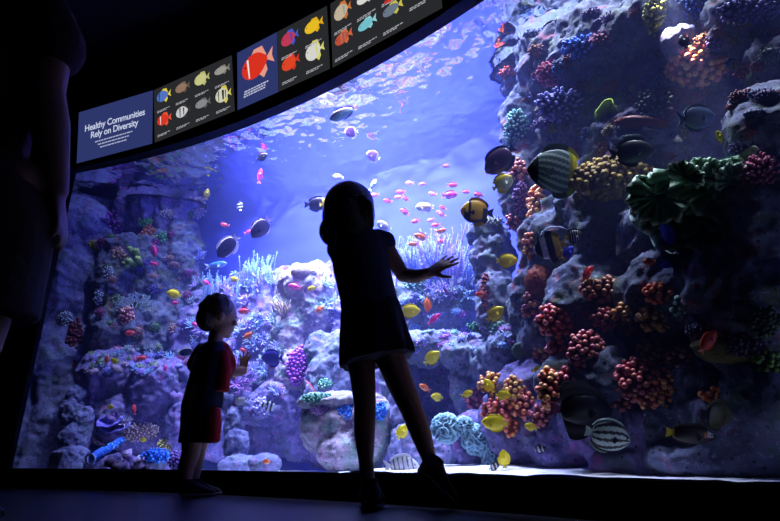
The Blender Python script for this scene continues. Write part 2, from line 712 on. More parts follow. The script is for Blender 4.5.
def sign(p_left, p_right, label, back):
    (a0, z0), (a1, z1) = sign_angle(*p_left), sign_angle(*p_right)
    bl, br = polar(a0, -0.034, z0), polar(a1, -0.034, z1)
    tl = polar(a0, -0.090, z0 + SH)
    ex = (br - bl)
    W = ex.length
    ex.normalize()
    ey = (tl - bl)
    ey = (ey - ex * ey.dot(ex)).normalized()
    ez = ex.cross(ey)
    root = empty('information_panel', bl)
    M = Matrix((ex, ey, ez)).transposed().to_4x4()
    root.rotation_euler = M.to_euler()
    tag(root, label, 'sign', 'lit information panels over the tank')
    d = 0.02
    vs = [(x, y, z) for x in (-.004, W + .004) for y in (-.006, SH + .006) for z in (-d, -0.001)]
    link_mesh('housing', mesh_from('housing', vs, [(0, 1, 3, 2), (4, 6, 7, 5), (0, 4, 5, 1), (2, 3, 7, 6), (0, 2, 6, 4), (1, 5, 7, 3)], black, smooth=False), root)
    for x0, x1, m in back:
        vs = [(x, y, z) for x in (x0 * W + .004, x1 * W - .004 if x1 > .99 else x1 * W) for y in (0.004, SH - .004) for z in (-0.0009, 0.001)]
        link_mesh('screen', mesh_from('screen', vs, [(0, 1, 3, 2), (4, 6, 7, 5), (0, 4, 5, 1), (2, 3, 7, 6), (0, 2, 6, 4), (1, 5, 7, 3)], m, smooth=False), root)
    return root, W


def place(x, y, z=0.002):
    return Matrix.Translation((x, y, z))


r1, W = sign((78, 165), (154.3, 145), 'navy blue lit panel titled Healthy Communities Rely on Diversity', [(0, 1, sign_navy)])
text_mesh('Healthy Communities', 0.066, ink, r1, 'title_text', place(W * .50, SH * .575), squeeze=0.93, bold=0.0009)
text_mesh('Rely on Diversity', 0.066, ink, r1, 'title_text', place(W * .50, SH * .415), squeeze=0.93, bold=0.0009)
for k, ww in enumerate((.50, .42, .36)):
    caption(r1, W * .5, SH * (.31 - .062 * k), W * ww, 1, 0.0085, 'C', (176, 184, 216))

GREY2 = [((84, 120, 200), (236, 214, 70), .62, [(-.3, .03, (20, 24, 60))]), ((150, 120, 100), (110, 90, 80), .5, []), ((206, 206, 140), (190, 190, 120), .62, []), ((160, 158, 150), (130, 128, 120), .4, []),
         ((226, 56, 40), (236, 90, 60), .6, [(-.25, .03, (240, 240, 240))]), ((210, 210, 214), (60, 60, 60), .6, [(-.2, .04, (20, 20, 24)), (.05, .04, (20, 20, 24))]), ((140, 142, 146), (100, 102, 106), .45, []), ((216, 214, 190), (220, 210, 90), .75, [(-.28, .03, (20, 20, 20)), (.0, .07, (30, 30, 30)), (.16, .03, (30, 30, 30))])]
r2, W = sign((156, 144.5), (237, 112.5), 'dark grey lit panel with eight fish portraits in two rows of four', [(0, 1, sign_grey)])
for k, (b, f, hh, mk) in enumerate(GREY2):
    cx, cy = W * (.14 + .245 * (k % 4)), SH * (.80 if k < 4 else .36)
    fish_picture(r2, cx, cy, .125, hh, b, f, mk)
    caption(r2, cx - .06, cy - .098, .11, 2, .005)
r3, W = sign((239, 112), (332.3, 70.5), 'lit panel with a big red clownfish on navy and four small fish on grey', [(0, .47, sign_navy), (.47, 1, sign_grey)])
fish_picture(r3, W * .245, SH * .62, .265, .62, (226, 52, 34), (238, 160, 140), [(-.27, .028, (244, 240, 240))], rot=0.12)
caption(r3, W * .09, SH * .24, W * .28, 3, .009, 'L', (190, 196, 222), .9)
for k, (b, f, hh, mk) in enumerate([((196, 60, 90), (70, 90, 200), .62, [(.1, .06, (90, 70, 180))]), ((240, 196, 40), (232, 180, 30), .55, []), ((232, 72, 40), (214, 60, 36), .62, []), ((222, 222, 214), (226, 220, 110), .75, [(.1, .04, (220, 214, 110))])]):
    cx, cy = W * (.61 + .25 * (k % 2)), SH * (.78 if k < 2 else .38)
    fish_picture(r3, cx, cy, .135, hh, b, f, mk, rot=0.1)
    caption(r3, cx - .065, cy - .105, .115, 2, .0055)
r4, W = sign((334, 70), (445, 10), 'dark grey lit panel with fish portraits nearest the reef wall', [(0, 1, sign_grey)])
for k, (b, f, hh, mk) in enumerate([((200, 186, 160), (206, 120, 60), .7, [(.1, .06, (170, 160, 150))]), ((226, 226, 220), (200, 200, 200), .5, [(.0, .03, (230, 200, 80))]), ((196, 190, 150), (150, 150, 130), .5, []), ((150, 152, 156), (120, 120, 124), .5, []),
                                    ((196, 84, 60), (216, 110, 70), .52, [(-.1, .03, (150, 140, 130)), (.1, .03, (150, 130, 120))]), ((120, 200, 214), (150, 214, 224), .42, []), ((110, 124, 140), (210, 200, 80), .45, []), ((170, 170, 160), (140, 140, 130), .5, [])]):
    cx, cy = W * (.13 + .235 * (k % 4)), SH * (.76 if k < 4 else .36)
    if k == 6:
        fish_picture(r4, cx + .01, cy + .06, .12, .34, (214, 52, 44), (224, 190, 60), [], rot=0.1)
    if k != 7:
        fish_picture(r4, cx, cy, .128, hh, b, f, mk, rot=0.1)
    caption(r4, cx - .065, cy - .105 + (.05 if k == 7 else 0), .125, 2, .0055)

# ================================================================== THE REEF
rock_pale = rock_mat('rock_pale', rgb(124, 126, 166), rgb(74, 76, 116), rgb(96, 112, 122), 0.4, 1.0, rgb(132, 108, 152))
rock_violet = rock_mat('rock_violet', rgb(122, 110, 164), rgb(70, 66, 112), rgb(90, 102, 116), 0.4, 1.0, rgb(150, 86, 150))
rock_grey = rock_mat('rock_grey', rgb(122, 128, 158), rgb(74, 80, 108), rgb(88, 112, 104), 0.45, 1.0, rgb(128, 96, 132))
rock_mossy = rock_mat('rock_mossy', rgb(164, 154, 166), rgb(112, 98, 116), rgb(112, 140, 128), 0.55, 1.0, rgb(150, 104, 140))
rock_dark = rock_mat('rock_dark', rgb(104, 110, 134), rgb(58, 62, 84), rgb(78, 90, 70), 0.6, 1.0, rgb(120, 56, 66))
ROCKS = {'pale': rock_pale, 'violet': rock_violet, 'grey': rock_grey, 'mossy': rock_mossy, 'dark': rock_dark}
HITS = []                                   # (BVH, object) of everything a coral may grow on


def reef_rock(label, mat, blobs, vox=0.012, amp=0.035, freq=7.0, pit=0.0, pfreq=18.0, ribs=0.0, seed=0, name='reef_rock', group=None):
    bm = bmesh.new()
    cs = []
    for (px, py, t, rx, ry, rd) in blobs:
        p, s = rc(px, py, t)
        h = Vector((p.x, p.y, 0)).normalized()
        tan = Vector((h.y, -h.x, 0))
        # keep the blob inside the tank: never nearer than 3 cm to the pane
        rad = Vector((p.x - CX, p.y - CY, 0))
        k = s / F
        ellipsoid(bm, p, tan * (rx * k), Vector((0, 0, ry * k * .97)), h * rd, 3)
        cs.append(p)
    me = voxel_mesh(bm, vox, 6)
    n = len(me.vertices)
    co = np.empty(n * 3, dtype=np.float32)
    me.vertices.foreach_get('co', co)
    co = co.reshape(n, 3).astype(float)
    no = np.empty(n * 3, dtype=np.float32)
    me.vertex_normals.foreach_get('vector', no)
    no = no.reshape(n, 3)
    q = co + seed * 3.7
    d = amp * fbm(q * freq, 5, 0.55)
    d += amp * 0.8 * (0.35 - np.abs(fbm(q * freq * 1.7 + 5, 3)))
    if ribs:
        a = np.arctan2(co[:, 1] - CY, co[:, 0] - CX) * R
        r_ = np.stack([a * 9 + 0.6 * perlin(q * 3), co[:, 2] * 1.3, q[:, 0] * 2], 1)
        d += ribs * (np.abs(perlin(r_)) * 1.6 - .4)
    if pit:
        w, hid = worley(q * pfreq)
        on = (hid % 3 == 0) & (fbm(q * 4 + 2, 2) > -.1)
        d -= np.where(on, pit * np.clip(1 - w / 0.33, 0, 1) ** 0.6, 0)
    co += no * d[:, None]
    # stay behind the pane, in front of the tank's back
    rr = np.hypot(co[:, 0] - CX, co[:, 1] - CY)
    lim = np.clip(rr, R + 0.03, R + T - 0.01)
    f = lim / np.maximum(rr, 1e-6)
    co[:, 0] = CX + (co[:, 0] - CX) * f
    co[:, 1] = CY + (co[:, 1] - CY) * f
    co[:, 2] = np.clip(co[:, 2], 0.02, WZ - 0.04)
    me.vertices.foreach_set('co', co.astype(np.float32).ravel())
    me.update()
    polys = [tuple(p.vertices) for p in me.polygons]
    HITS.append(BVHTree.FromPolygons([Vector(c) for c in co], polys))
    base = Vector((co[:, 0].mean(), co[:, 1].mean(), co[:, 2].min()))
    rebase(me, base)
    me.materials.clear()
    me.materials.append(ROCKS[mat])
    me.name = name
    me.polygons.foreach_set('use_smooth', np.ones(len(me.polygons), dtype=bool))
    o = link_mesh(name, me)
    o.location = base
    tag(o, label, 'rock', group)
    return o


# --- left third
reef_rock('pale lavender rock face running up the window edge at the left', 'pale',
          [(38, 440, .20, 34, 60, .12), (52, 370, .22, 36, 60, .13), (66, 300, .25, 36, 60, .13), (80, 240, .30, 34, 50, .13), (92, 190, .36, 30, 44, .13), (60, 410, .3, 30, 90, .15)],
          .012, .022, 5, 0, 18, .035, 1)
reef_rock('purple hanging rock drapery under the first two lit panels', 'violet',
          [(112, 185, .46, 26, 46, .12), (135, 200, .5, 22, 40, .12), (150, 175, .48, 16, 60, .12), (170, 180, .56, 14, 62, .12), (184, 178, .6, 14, 55, .10), (196, 170, .64, 14, 45, .1), (130, 160, .46, 22, 30, .1), (164, 160, .5, 20, 30, .1)],
          .011, .018, 8, .012, 14, .03, 2)
reef_rock('dark blue rock mass with hollows below the purple drapery', 'dark',
          [(125, 255, .42, 22, 22, .10), (110, 285, .36, 18, 46, .12), (150, 280, .55, 26, 60, .14), (180, 265, .66, 22, 56, .12), (130, 330, .42, 40, 34, .13), (190, 320, .72, 26, 50, .12), (95, 330, .34, 14, 30, .1)],
          .011, .03, 7, .012, 14, .01, 3)
reef_rock('broad violet grey ledge left of the boy', 'violet',
          [(120, 375, .34, 42, 26, .12), (165, 385, .42, 36, 28, .13), (150, 420, .44, 48, 34, .13), (110, 410, .36, 34, 34, .11), (190, 420, .5, 24, 40, .12)],
          .010, .022, 9, .010, 26, 0, 4)
reef_rock('knobbly upright stone tower near the lower left corner', 'pale',
          [(76, 395, .14, 8, 12, .03), (72, 412, .14, 12, 16, .045), (74, 440, .12, 15, 18, .05), (70, 462, .10, 20, 16, .06), (84, 425, .15, 9, 20, .04)],
          .006, .012, 14, .012, 24, 0, 5)
# --- the middle, far
reef_rock('long blue far reef slope behind the two children', 'violet',
          [(215, 340, .78, 44, 62, .12), (250, 330, .8, 46, 66, .12), (290, 335, .8, 52, 76, .12), (340, 330, .82, 54, 76, .1), (390, 325, .84, 60, 70, .08), (445, 310, .84, 60, 62, .08), (250, 400, .72, 80, 66, .16), (350, 400, .74, 90, 70, .15), (450, 390, .74, 60, 90, .15)],
          .013, .03, 8, .014, 16, 0, 6)
reef_rock('rounded pale dome rock beside the girl\'s back', 'mossy',
          [(303, 283, .56, 24, 20, .10), (293, 305, .58, 20, 30, .10), (288, 345, .56, 20, 50, .10), (300, 380, .52, 24, 34, .11), (315, 300, .62, 20, 40, .1)],
          .009, .018, 10, .008, 26, .012, 7)
reef_rock('tall blue grey pillar rock just behind the girl\'s skirt', 'grey',
          [(322, 352, .46, 18, 22, .08), (326, 385, .46, 22, 40, .1), (340, 372, .5, 24, 44, .1)],
          .009, .016, 10, .008, 22, .01, 8)
reef_rock('broad pale table rock with mossy flat top behind the girl\'s legs', 'mossy',
          [(340, 402, .30, 44, 10, .14), (340, 425, .30, 40, 26, .13), (350, 452, .28, 34, 22, .12), (322, 425, .3, 22, 30, .11), (372, 425, .3, 22, 34, .12)],
          .008, .014, 11, .006, 30, .012, 9)
reef_rock('slim pitted rock pillar just right of the boy', 'pale',
          [(232, 396, .24, 11, 22, .05), (233, 425, .22, 9, 20, .05), (236, 445, .2, 13, 16, .06), (240, 464, .18, 20, 10, .07), (244, 408, .26, 8, 10, .04)],
          .006, .012, 14, .011, 26, 0, 10)
reef_rock('low rock shelf between the slim pillar and the table rock', 'violet',
          [(270, 412, .4, 40, 12, .1), (285, 400, .46, 36, 20, .1), (258, 430, .44, 14, 30, .08)],
          .009, .02, 12, .008, 24, 0, 11)
reef_rock('small round rock on the tank floor right of the boy', 'pale',
          [(265, 464, .12, 17, 11, .06), (228, 466, .12, 12, 7, .04)], .006, .008, 14, 0, 20, 0, 12)
reef_rock('arched grey rock under the girl\'s outstretched hand', 'grey',
          [(415, 310, .56, 40, 40, .12), (450, 300, .58, 30, 44, .12), (400, 345, .5, 26, 18, .12), (440, 348, .46, 46, 16, .13), (475, 352, .42, 36, 18, .13), (470, 385, .44, 18, 40, .12), (400, 390, .5, 20, 50, .1), (500, 365, .4, 30, 30, .12)],
          .010, .024, 9, .010, 22, .012, 13)
reef_rock('narrow mottled rock rib between the girl\'s two legs', 'pale',
          [(398, 418, .34, 10, 44, .07), (408, 450, .3, 18, 26, .08), (428, 455, .34, 26, 22, .1)],
          .008, .016, 12, .008, 26, .01, 14)
reef_rock('grey stone stack under the yellow and black angelfish', 'grey',
          [(487, 236, .40, 22, 14, .09), (492, 262, .40, 22, 34, .10), (500, 310, .38, 24, 46, .11), (510, 350, .36, 26, 30, .11)],
          .009, .02, 10, .008, 22, .014, 15)
# --- the right: a tall dark wall of rock near the pane
reef_rock('violet rock slope rising from the sand below the orange polyps', 'violet',
          [(480, 440, .32, 26, 34, .10), (520, 420, .29, 40, 44, .11), (560, 430, .28, 40, 40, .11), (610, 425, .26, 44, 46, .11), (650, 430, .25, 40, 44, .1), (540, 395, .31, 50, 40, .11), (638, 462, .24, 40, 22, .1)],
          .009, .018, 9, .006, 22, .016, 16)
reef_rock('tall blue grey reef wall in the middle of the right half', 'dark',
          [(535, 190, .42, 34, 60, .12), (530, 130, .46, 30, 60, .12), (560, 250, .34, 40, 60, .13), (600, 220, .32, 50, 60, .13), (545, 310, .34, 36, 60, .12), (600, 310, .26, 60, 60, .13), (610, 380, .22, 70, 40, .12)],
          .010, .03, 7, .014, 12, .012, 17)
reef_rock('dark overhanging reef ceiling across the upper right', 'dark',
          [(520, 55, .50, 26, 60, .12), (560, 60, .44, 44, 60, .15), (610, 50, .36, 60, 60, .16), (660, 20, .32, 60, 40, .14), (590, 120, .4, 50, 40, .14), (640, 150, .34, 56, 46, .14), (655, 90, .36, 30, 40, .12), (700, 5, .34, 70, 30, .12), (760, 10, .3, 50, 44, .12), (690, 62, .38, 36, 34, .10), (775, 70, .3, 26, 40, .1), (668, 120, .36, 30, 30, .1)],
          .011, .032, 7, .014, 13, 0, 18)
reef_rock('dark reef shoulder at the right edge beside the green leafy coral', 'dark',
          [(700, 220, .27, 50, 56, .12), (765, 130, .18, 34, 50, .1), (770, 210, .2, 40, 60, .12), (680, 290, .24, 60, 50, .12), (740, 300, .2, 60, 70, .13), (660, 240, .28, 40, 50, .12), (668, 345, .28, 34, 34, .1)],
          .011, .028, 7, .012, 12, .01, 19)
reef_rock('pale blue lit rock slab showing through the gap at upper right', 'pale',
          [(728, 85, .46, 30, 36, .08), (735, 115, .46, 34, 44, .08), (690, 170, .46, 40, 50, .1), (740, 170, .46, 30, 50, .08)],
          .011, .016, 6, 0, 12, .02, 20)
reef_rock('dim blue grey boulder filling the lower right corner', 'grey',
          [(690, 420, .25, 50, 44, .10), (740, 430, .23, 60, 50, .10), (775, 400, .2, 50, 60, .10), (710, 380, .26, 50, 40, .1), (720, 460, .21, 70, 24, .09)],
          .009, .018, 8, .006, 20, .012, 21)

reef_rock('low mauve rubble rock along the sill at the lower left', 'violet',
          [(98, 464, .10, 14, 8, .05), (120, 463, .12, 14, 10, .05), (140, 465, .10, 14, 8, .05), (160, 464, .12, 14, 9, .05), (182, 465, .1, 12, 8, .05)], .007, .012, 14, .004, 20, 0, 23)
reef_rock('small pale rock knob added as the lit patch of the lamp spot at the upper right', 'pale',  # added knob, paler than the rock around it to show the lit patch
          [(672, 42, .24, 12, 13, .05), (684, 36, .26, 12, 10, .05), (676, 56, .26, 12, 12, .05)], .007, .01, 14, 0, 20, 0, 22)

# --- the sand
sand_m = plain('white_sand', rgb(226, 224, 232), 0.9, 0.1, 0.10, 120, 0.5)
na, nr = 160, 40
ang = np.radians(np.linspace(A0 - 0.5, 83.3, na))
rad = np.linspace(R + 0.016, R + T - 0.004, nr)
AA, RR = np.meshgrid(ang, rad, indexing='ij')
X = CX + RR * np.cos(AA)
Y = CY + RR * np.sin(AA)
pp = np.stack([X.ravel(), Y.ravel(), np.zeros(X.size)], 1)
dd = np.degrees(AA.ravel())
bank = np.exp(-((dd - 47.5) / 4.5) ** 2) * .028 + np.exp(-((dd - 70) / 4) ** 2) * .004
pp[:, 2] = 0.086 + 0.024 * np.clip((55.5 - dd) / 4, 0, 1) + bank * np.clip((RR.ravel() - R) / .2, 0, 1) + .006 * perlin(pp * 9) + .003 * perlin(pp * 30)
idx = np.arange(na * nr).reshape(na, nr)
q = np.stack([idx[:-1, :-1], idx[:-1, 1:], idx[1:, 1:], idx[1:, :-1]], -1).reshape(-1, 4)
o = link_mesh('sand', mesh_from('sand', pp, q.tolist(), sand_m))
tag(o, 'white sand bank on the tank floor along the window sill', 'sand', None, 'stuff')
HITS.append(BVHTree.FromPolygons([Vector(c) for c in pp], q.tolist()))

# ================================================================== THE CORALS
coral_m = painted('coral_skin', 0.6, 0.3, 60, 0.25, 0.3)
polyp_m = painted('polyp_skin', 0.35, 0.5, 30, 0.0, 0.1)


class MB:
    def __init__(s):
        s.v, s.f, s.c = [], [], []

    def tube(s, pts, rad, cols, seg=6, cap=True):
        prev = None
        n = len(pts)
        for i, p in enumerate(pts):
            p = Vector(p)
            d = (Vector(pts[min(i + 1, n - 1)]) - Vector(pts[max(i - 1, 0)]))
            if d.length < 1e-9:
                d = Vector((0, 0, 1))
            d.normalize()
            q = d.cross(Vector((0.31, 0.87, 0.39))).normalized()
            w = d.cross(q)
            b = len(s.v)
            for k in range(seg):
                a = 2 * PI * k / seg
                s.v.append(p + (q * math.cos(a) + w * math.sin(a)) * rad[i])
                s.c.append(cols[i])
            if prev is not None:
                for k in range(seg):
                    s.f.append((prev + k, prev + (k + 1) % seg, b + (k + 1) % seg, b + k))
            prev = b
        if cap:
            tip = Vector(pts[-1]) + (Vector(pts[-1]) - Vector(pts[-2])).normalized() * rad[-1] * .7
            b = len(s.v)
            s.v.append(tip)
            s.c.append(cols[-1])
            for k in range(seg):
                s.f.append((prev + k, prev + (k + 1) % seg, b))

    def ball(s, c, rx, ry, rz, col, nu=8, nv=6, disp=None, col2=None):
        b = len(s.v)
        c = Vector(c)
        for i in range(nv + 1):
            th = PI * i / nv
            for j in range(nu):
                ph = 2 * PI * j / nu
                d = Vector((math.sin(th) * math.cos(ph), math.sin(th) * math.sin(ph), math.cos(th)))
                k = disp(d) if disp else 1.0
                s.v.append(c + Vector((d.x * rx, d.y * ry, d.z * rz)) * k)
                s.c.append(col if col2 is None else tuple(col[m] + (col2[m] - col[m]) * max(0, min(1, (k - .85) / .3)) for m in range(3)))
        for i in range(nv):
            for j in range(nu):
                p, q = b + i * nu + j, b + i * nu + (j + 1) % nu
                s.f.append((p, p + nu, q + nu, q))

    def sheet(s, grid, cols, thick=0.002):
        """grid: rows of points; a thin solid two sheets thick"""
        nu, nv = len(grid), len(grid[0])
        nor = [[None] * nv for _ in range(nu)]
        for i in range(nu):
            for j in range(nv):
                a = grid[min(i + 1, nu - 1)][j] - grid[max(i - 1, 0)][j]
                c = grid[i][min(j + 1, nv - 1)] - grid[i][max(j - 1, 0)]
                n = a.cross(c)
                nor[i][j] = n.normalized() if n.length > 1e-12 else Vector((0, 0, 1))
        b = len(s.v)
        for sg in (1, -1):
            for i in range(nu):
                for j in range(nv):
                    s.v.append(grid[i][j] + nor[i][j] * (thick * sg / 2))
                    s.c.append(cols[i][j])
        o = nu * nv
        for i in range(nu - 1):
            for j in range(nv - 1):
                p = b + i * nv + j
                s.f.append((p, p + 1, p + nv + 1, p + nv))
                s.f.append((o + p, o + p + nv, o + p + nv + 1, o + p + 1))
        for i in range(nu - 1):
            for j in (0, nv - 1):
                p = b + i * nv + j
                s.f.append((p, p + nv, o + p + nv, o + p))
        for j in range(nv - 1):
            for i in (0, nu - 1):
                p = b + i * nv + j
                s.f.append((p, p + 1, o + p + 1, o + p))

    def mesh(s, name, mat):
        return mesh_from(name, s.v, s.f, mat, s.c)


def lerp(a, b, t):
    return tuple(a[i] + (b[i] - a[i]) * t for i in range(3))


def hit(px, py, fb=None):
    d = ray(px, py)
    L = d.length
    dn = d / L
    best = None
    for bv in HITS:
        h = bv.ray_cast(CAM, dn)
        if h[0] is not None and (best is None or h[3] < best[3]):
            best = h
    if best is None:
        if fb is None:
            return None
        p, s_ = rc(px, py, fb)
        return p, (CAM - p).normalized(), s_
    return best[0], best[1], best[3] / L


def frame(p, n, up=0.5, cam_=0.3):
    tc = (CAM - p).normalized()
    z = (n + Vector((0, 0, up)) + tc * cam_).normalized()
    x = CRT - z * CRT.dot(z)
    x.normalize()
    y = z.cross(x)
    return Matrix((x, y, z)).transposed()


# ---- growth forms, all in metres about the origin, +Z outward
def g_branch(rr, sx, sz, c1, c2, n=7, depth=2, thick=.09):
    m = MB()

    def grow(p, d, L, r, k):
        q = p + d * L * .5 + Vector((rr.uniform(-1, 1), rr.uniform(-1, 1), rr.uniform(-.3, 1))) * L * .08
        e = p + d * L
        t0, t1 = 1 - k / (depth + 1), 1 - (k - 1) / (depth + 1)
        m.tube([p, q, e], [r, r * .85, r * .6], [lerp(c1, c2, t0 * .7), lerp(c1, c2, (t0 + t1) / 2 * .8), lerp(c1, c2, t1)], 5)
        if k > 1:
            for _ in range(rr.choice((2, 3))):
                dd = (d + Vector((rr.uniform(-1, 1), rr.uniform(-1, 1), rr.uniform(-.2, .8))) * .8).normalized()
                grow(q + (e - q) * rr.uniform(.1, 1), dd, L * rr.uniform(.55, .8), r * .62, k - 1)
    for i in range(n):
        a = 2 * PI * i / n + rr.uniform(-.3, .3)
        sp = rr.uniform(.1, 1)
        d = Vector((math.cos(a) * sp * sx, math.sin(a) * sp * sx, sz * rr.uniform(.6, 1))).normalized()
        grow(Vector((0, 0, -.1 * sz)), d, max(sx, sz) * .62, min(sx, sz) * thick, depth)
    return m


def g_fingers(rr, sx, sz, c1, c2, n=60, fl=.35, fr=.07, depth=.5):
    m = MB()
    m.ball((0, 0, 0), sx * .85, sz * .85, min(sx, sz) * depth, c1, 12, 8)
    sy = min(sx, sz) * depth
    for i in range(n):
        z = 1 - 1.15 * (i + .5) / n
        r = math.sqrt(max(0, 1 - z * z))
        a = i * 2.39996 + rr.uniform(-.2, .2)
        d = Vector((r * math.cos(a), r * math.sin(a), z))
        p = Vector((d.x * sx * .8, d.y * sz * .8, d.z * sy * .8))
        e = (d + Vector((rr.uniform(-.3, .3), rr.uniform(-.3, .3), .35))).normalized()
        L = min(sx, sz) * fl * rr.uniform(.7, 1.2)
        rd = min(sx, sz) * fr * rr.uniform(.8, 1.2)
        m.tube([p, p + e * L * .6, p + e * L], [rd, rd * 1.05, rd * .8], [c1, lerp(c1, c2, .5), c2], 5)
    return m


def g_bush(rr, sx, sz, c1, c2, n=70, br=.2, depth=.6):
    m = MB()
    sy = min(sx, sz) * depth
    m.ball((0, 0, 0), sx * .8, sz * .8, sy * .8, c1, 14, 10)
    for i in range(n):
        z = 1 - 1.2 * (i + .5) / n
        r = math.sqrt(max(0, 1 - z * z))
        a = i * 2.39996
        d = Vector((r * math.cos(a), r * math.sin(a), z))
        k = rr.uniform(.72, 1)
        b = min(sx, sz) * br * rr.uniform(.6, 1.2)
        m.ball((d.x * sx * k, d.y * sz * k, d.z * sy * k), b, b, b, lerp(c1, c2, rr.random()), 6, 5)
    return m


def g_brain(rr, sx, sz, c1, c2, freq=5.0, depth=.7):
    m = MB()
    off = rr.uniform(0, 50)

    def disp(d):
        v = float(fbm(np.array([[d.x, d.y, d.z]]) * freq + off, 2)[0])
        return 1.0 + .12 * (1 - min(1, abs(v) * 3.2)) - .06
    m.ball((0, 0, 0), sx, sz, min(sx, sz) * depth, c1, 40, 28, disp, c2)
    return m


def g_ruffle(rr, sx, sz, c1, c2, waves=7, amp=.22, th=.004, lift=.5, nv=70, arcs=1.0, edge=None):
    """a fan shaped leaf with a frilled rim"""
    m = MB()
    nu = 8
    grid, cols = [], []
    ph = rr.uniform(0, 6)
    for i in range(nu):
        t = i / (nu - 1)
        row, cr = [], []
        for j in range(nv):
            a = PI * (0.5 - arcs / 2) + PI * arcs * j / (nv - 1)
            fr = amp * t ** 2 * (math.sin(waves * a * 2 + ph) + .5 * math.sin(waves * 3.3 * a + 1.3 * ph))
            rad = t * (1 + .06 * math.sin(waves * a * 1.3 + 1))
            row.append(Vector((math.cos(a) * rad * sx, math.sin(a) * rad * sz, (lift * t * t + fr) * min(sx, sz))))
            cr.append(lerp(c1, c2, t) if t < .86 else (edge or lerp(c1, c2, 1)))
        grid.append(row)
        cols.append(cr)
    m.sheet(grid, cols, th)
    return m


def g_fan(rr, sx, sz, c1, c2, n=5, depth=4):
    m = MB()

    def grow(p, a, L, r, k):
        d = Vector((math.cos(a), math.sin(a), rr.uniform(-.1, .1)))
        e = p + Vector((d.x * L * sx, d.y * L * sz, d.z * L * sx * .6))
        m.tube([p, (p + e) / 2, e], [r, r * .9, r * .75], [c1, lerp(c1, c2, .5), lerp(c1, c2, 1 - k / (depth + 1))], 4)
        if k > 0:
            for s_ in (-1, 1):
                grow(e, a + s_ * rr.uniform(.15, .5), L * rr.uniform(.65, .85), r * .75, k - 1)
    for i in range(n):
        grow(Vector((0, -sz * .3, 0)), PI * (.15 + .7 * (i + .5) / n), .42, min(sx, sz) * .05, depth)
    return m


def g_tubes(rr, sx, sz, c1, c2, n=8, r=.16):
    m = MB()
    for i in range(n):
        a, k = rr.uniform(0, 2 * PI), rr.uniform(0, .6)
        p = Vector((math.cos(a) * k * sx, math.sin(a) * k * sx, -.1 * sz))
        d = Vector((p.x * .6, p.y * .6, sz * rr.uniform(.6, 1.0)))
        rd = min(sx, sz) * r * rr.uniform(.8, 1.3)
        e = p + d
        m.tube([p, p + d * .5, e, e + d * .02, e - d * .1], [rd * .8, rd, rd * 1.15, rd * .8, rd * .5], [c1, c1, c2, c2, lerp(c1, (0, 0, 0), .6)], 9, True)
    return m


def g_whips(rr, sx, sz, c1, c2, n=9):
    m = MB()
    for i in range(n):
        x = rr.uniform(-1, 1) * sx
        L = 2 * sz * rr.uniform(.6, 1)
        ln = rr.uniform(-.15, .15)
        y = rr.uniform(-.5, .5) * sx
        pts = [Vector((x + ln * L * t * t + .02 * sx * math.sin(9 * t + i), y, -sz + L * t)) for t in (0, .25, .5, .75, 1)]
        rd = sx * .075
        m.tube(pts, [rd, rd * 1.1, rd, rd * .9, rd * .6], [lerp(c1, c2, t) for t in (0, .3, .6, .9, 1)], 5)
        for t in np.linspace(.15, .95, 9):
            q = pts[0].lerp(pts[-1], t)
            sd = rr.choice((-1, 1))
            m.tube([q, q + Vector((sd * rd * 3, 0, rd * 2.4))], [rd * .5, rd * .35], [lerp(c1, c2, t), c2], 4)
    return m


def g_plate(rr, sx, sz, c1, c2, tiers=3):
    m = MB()
    for k in range(tiers):
        nu, nv = 6, 40
        o_ = Vector((rr.uniform(-.3, .3) * sx, 0, (k - (tiers - 1) / 2) * sz * 1.1 / max(1, tiers)))
        sc = rr.uniform(.7, 1)
        ph = rr.uniform(0, 6)
        grid, cols = [], []
        for i in range(nu):
            t = i / (nu - 1)
            grid.append([o_ + Vector((math.cos(2 * PI * j / (nv - 1)) * t * sx * sc * (1 + .1 * math.sin(5 * 2 * PI * j / (nv - 1) + ph)), math.sin(2 * PI * j / (nv - 1)) * t * sx * .7 * sc, sz * (.5 * t * t + .08 * t * math.sin(6 * 2 * PI * j / (nv - 1) + ph)) - .2 * sz)) for j in range(nv)])
            cols.append([lerp(c1, c2, t ** 2)] * nv)
        m.sheet(grid, cols, sz * .1)
    return m


# ---- planting
def plant(g, px, py, w, h, c1, c2, name, label, group=None, cat='coral', up=.5, cam_=.3, sink=.1, facing=False, seed=None, **kw):
    H_ = hit(px, py)
    if H_ is None:
        return None
    p, n, s = H_
    rr = random.Random(seed if seed is not None else int(px * 131 + py * 17))
    sx, sz = w / 2 * s / F, h / 2 * s / F
    m = g(rr, sx, sz, rgb(*c1), rgb(*c2), **kw)
    o = link_mesh(name, m.mesh(name, coral_m))
    if facing:                                   # its broad face looks out of the rock towards the window
        z = (n * .5 + (CAM - p).normalized()).normalized()
        x = (CRT - z * CRT.dot(z)).normalized()
        y = z.cross(x)
        M = Matrix((x, y, z)).transposed()
        p = p - z * (min(sx, sz) * sink)
    else:
        M = frame(p, n, up, cam_)
        p = p - M.col[2] * (sz * sink)
    o.location = p
    o.rotation_euler = M.to_euler()
    tag(o, label, cat, group)
    return o


# bubble tipped colonies: a base and single polyps
POLYP = {}


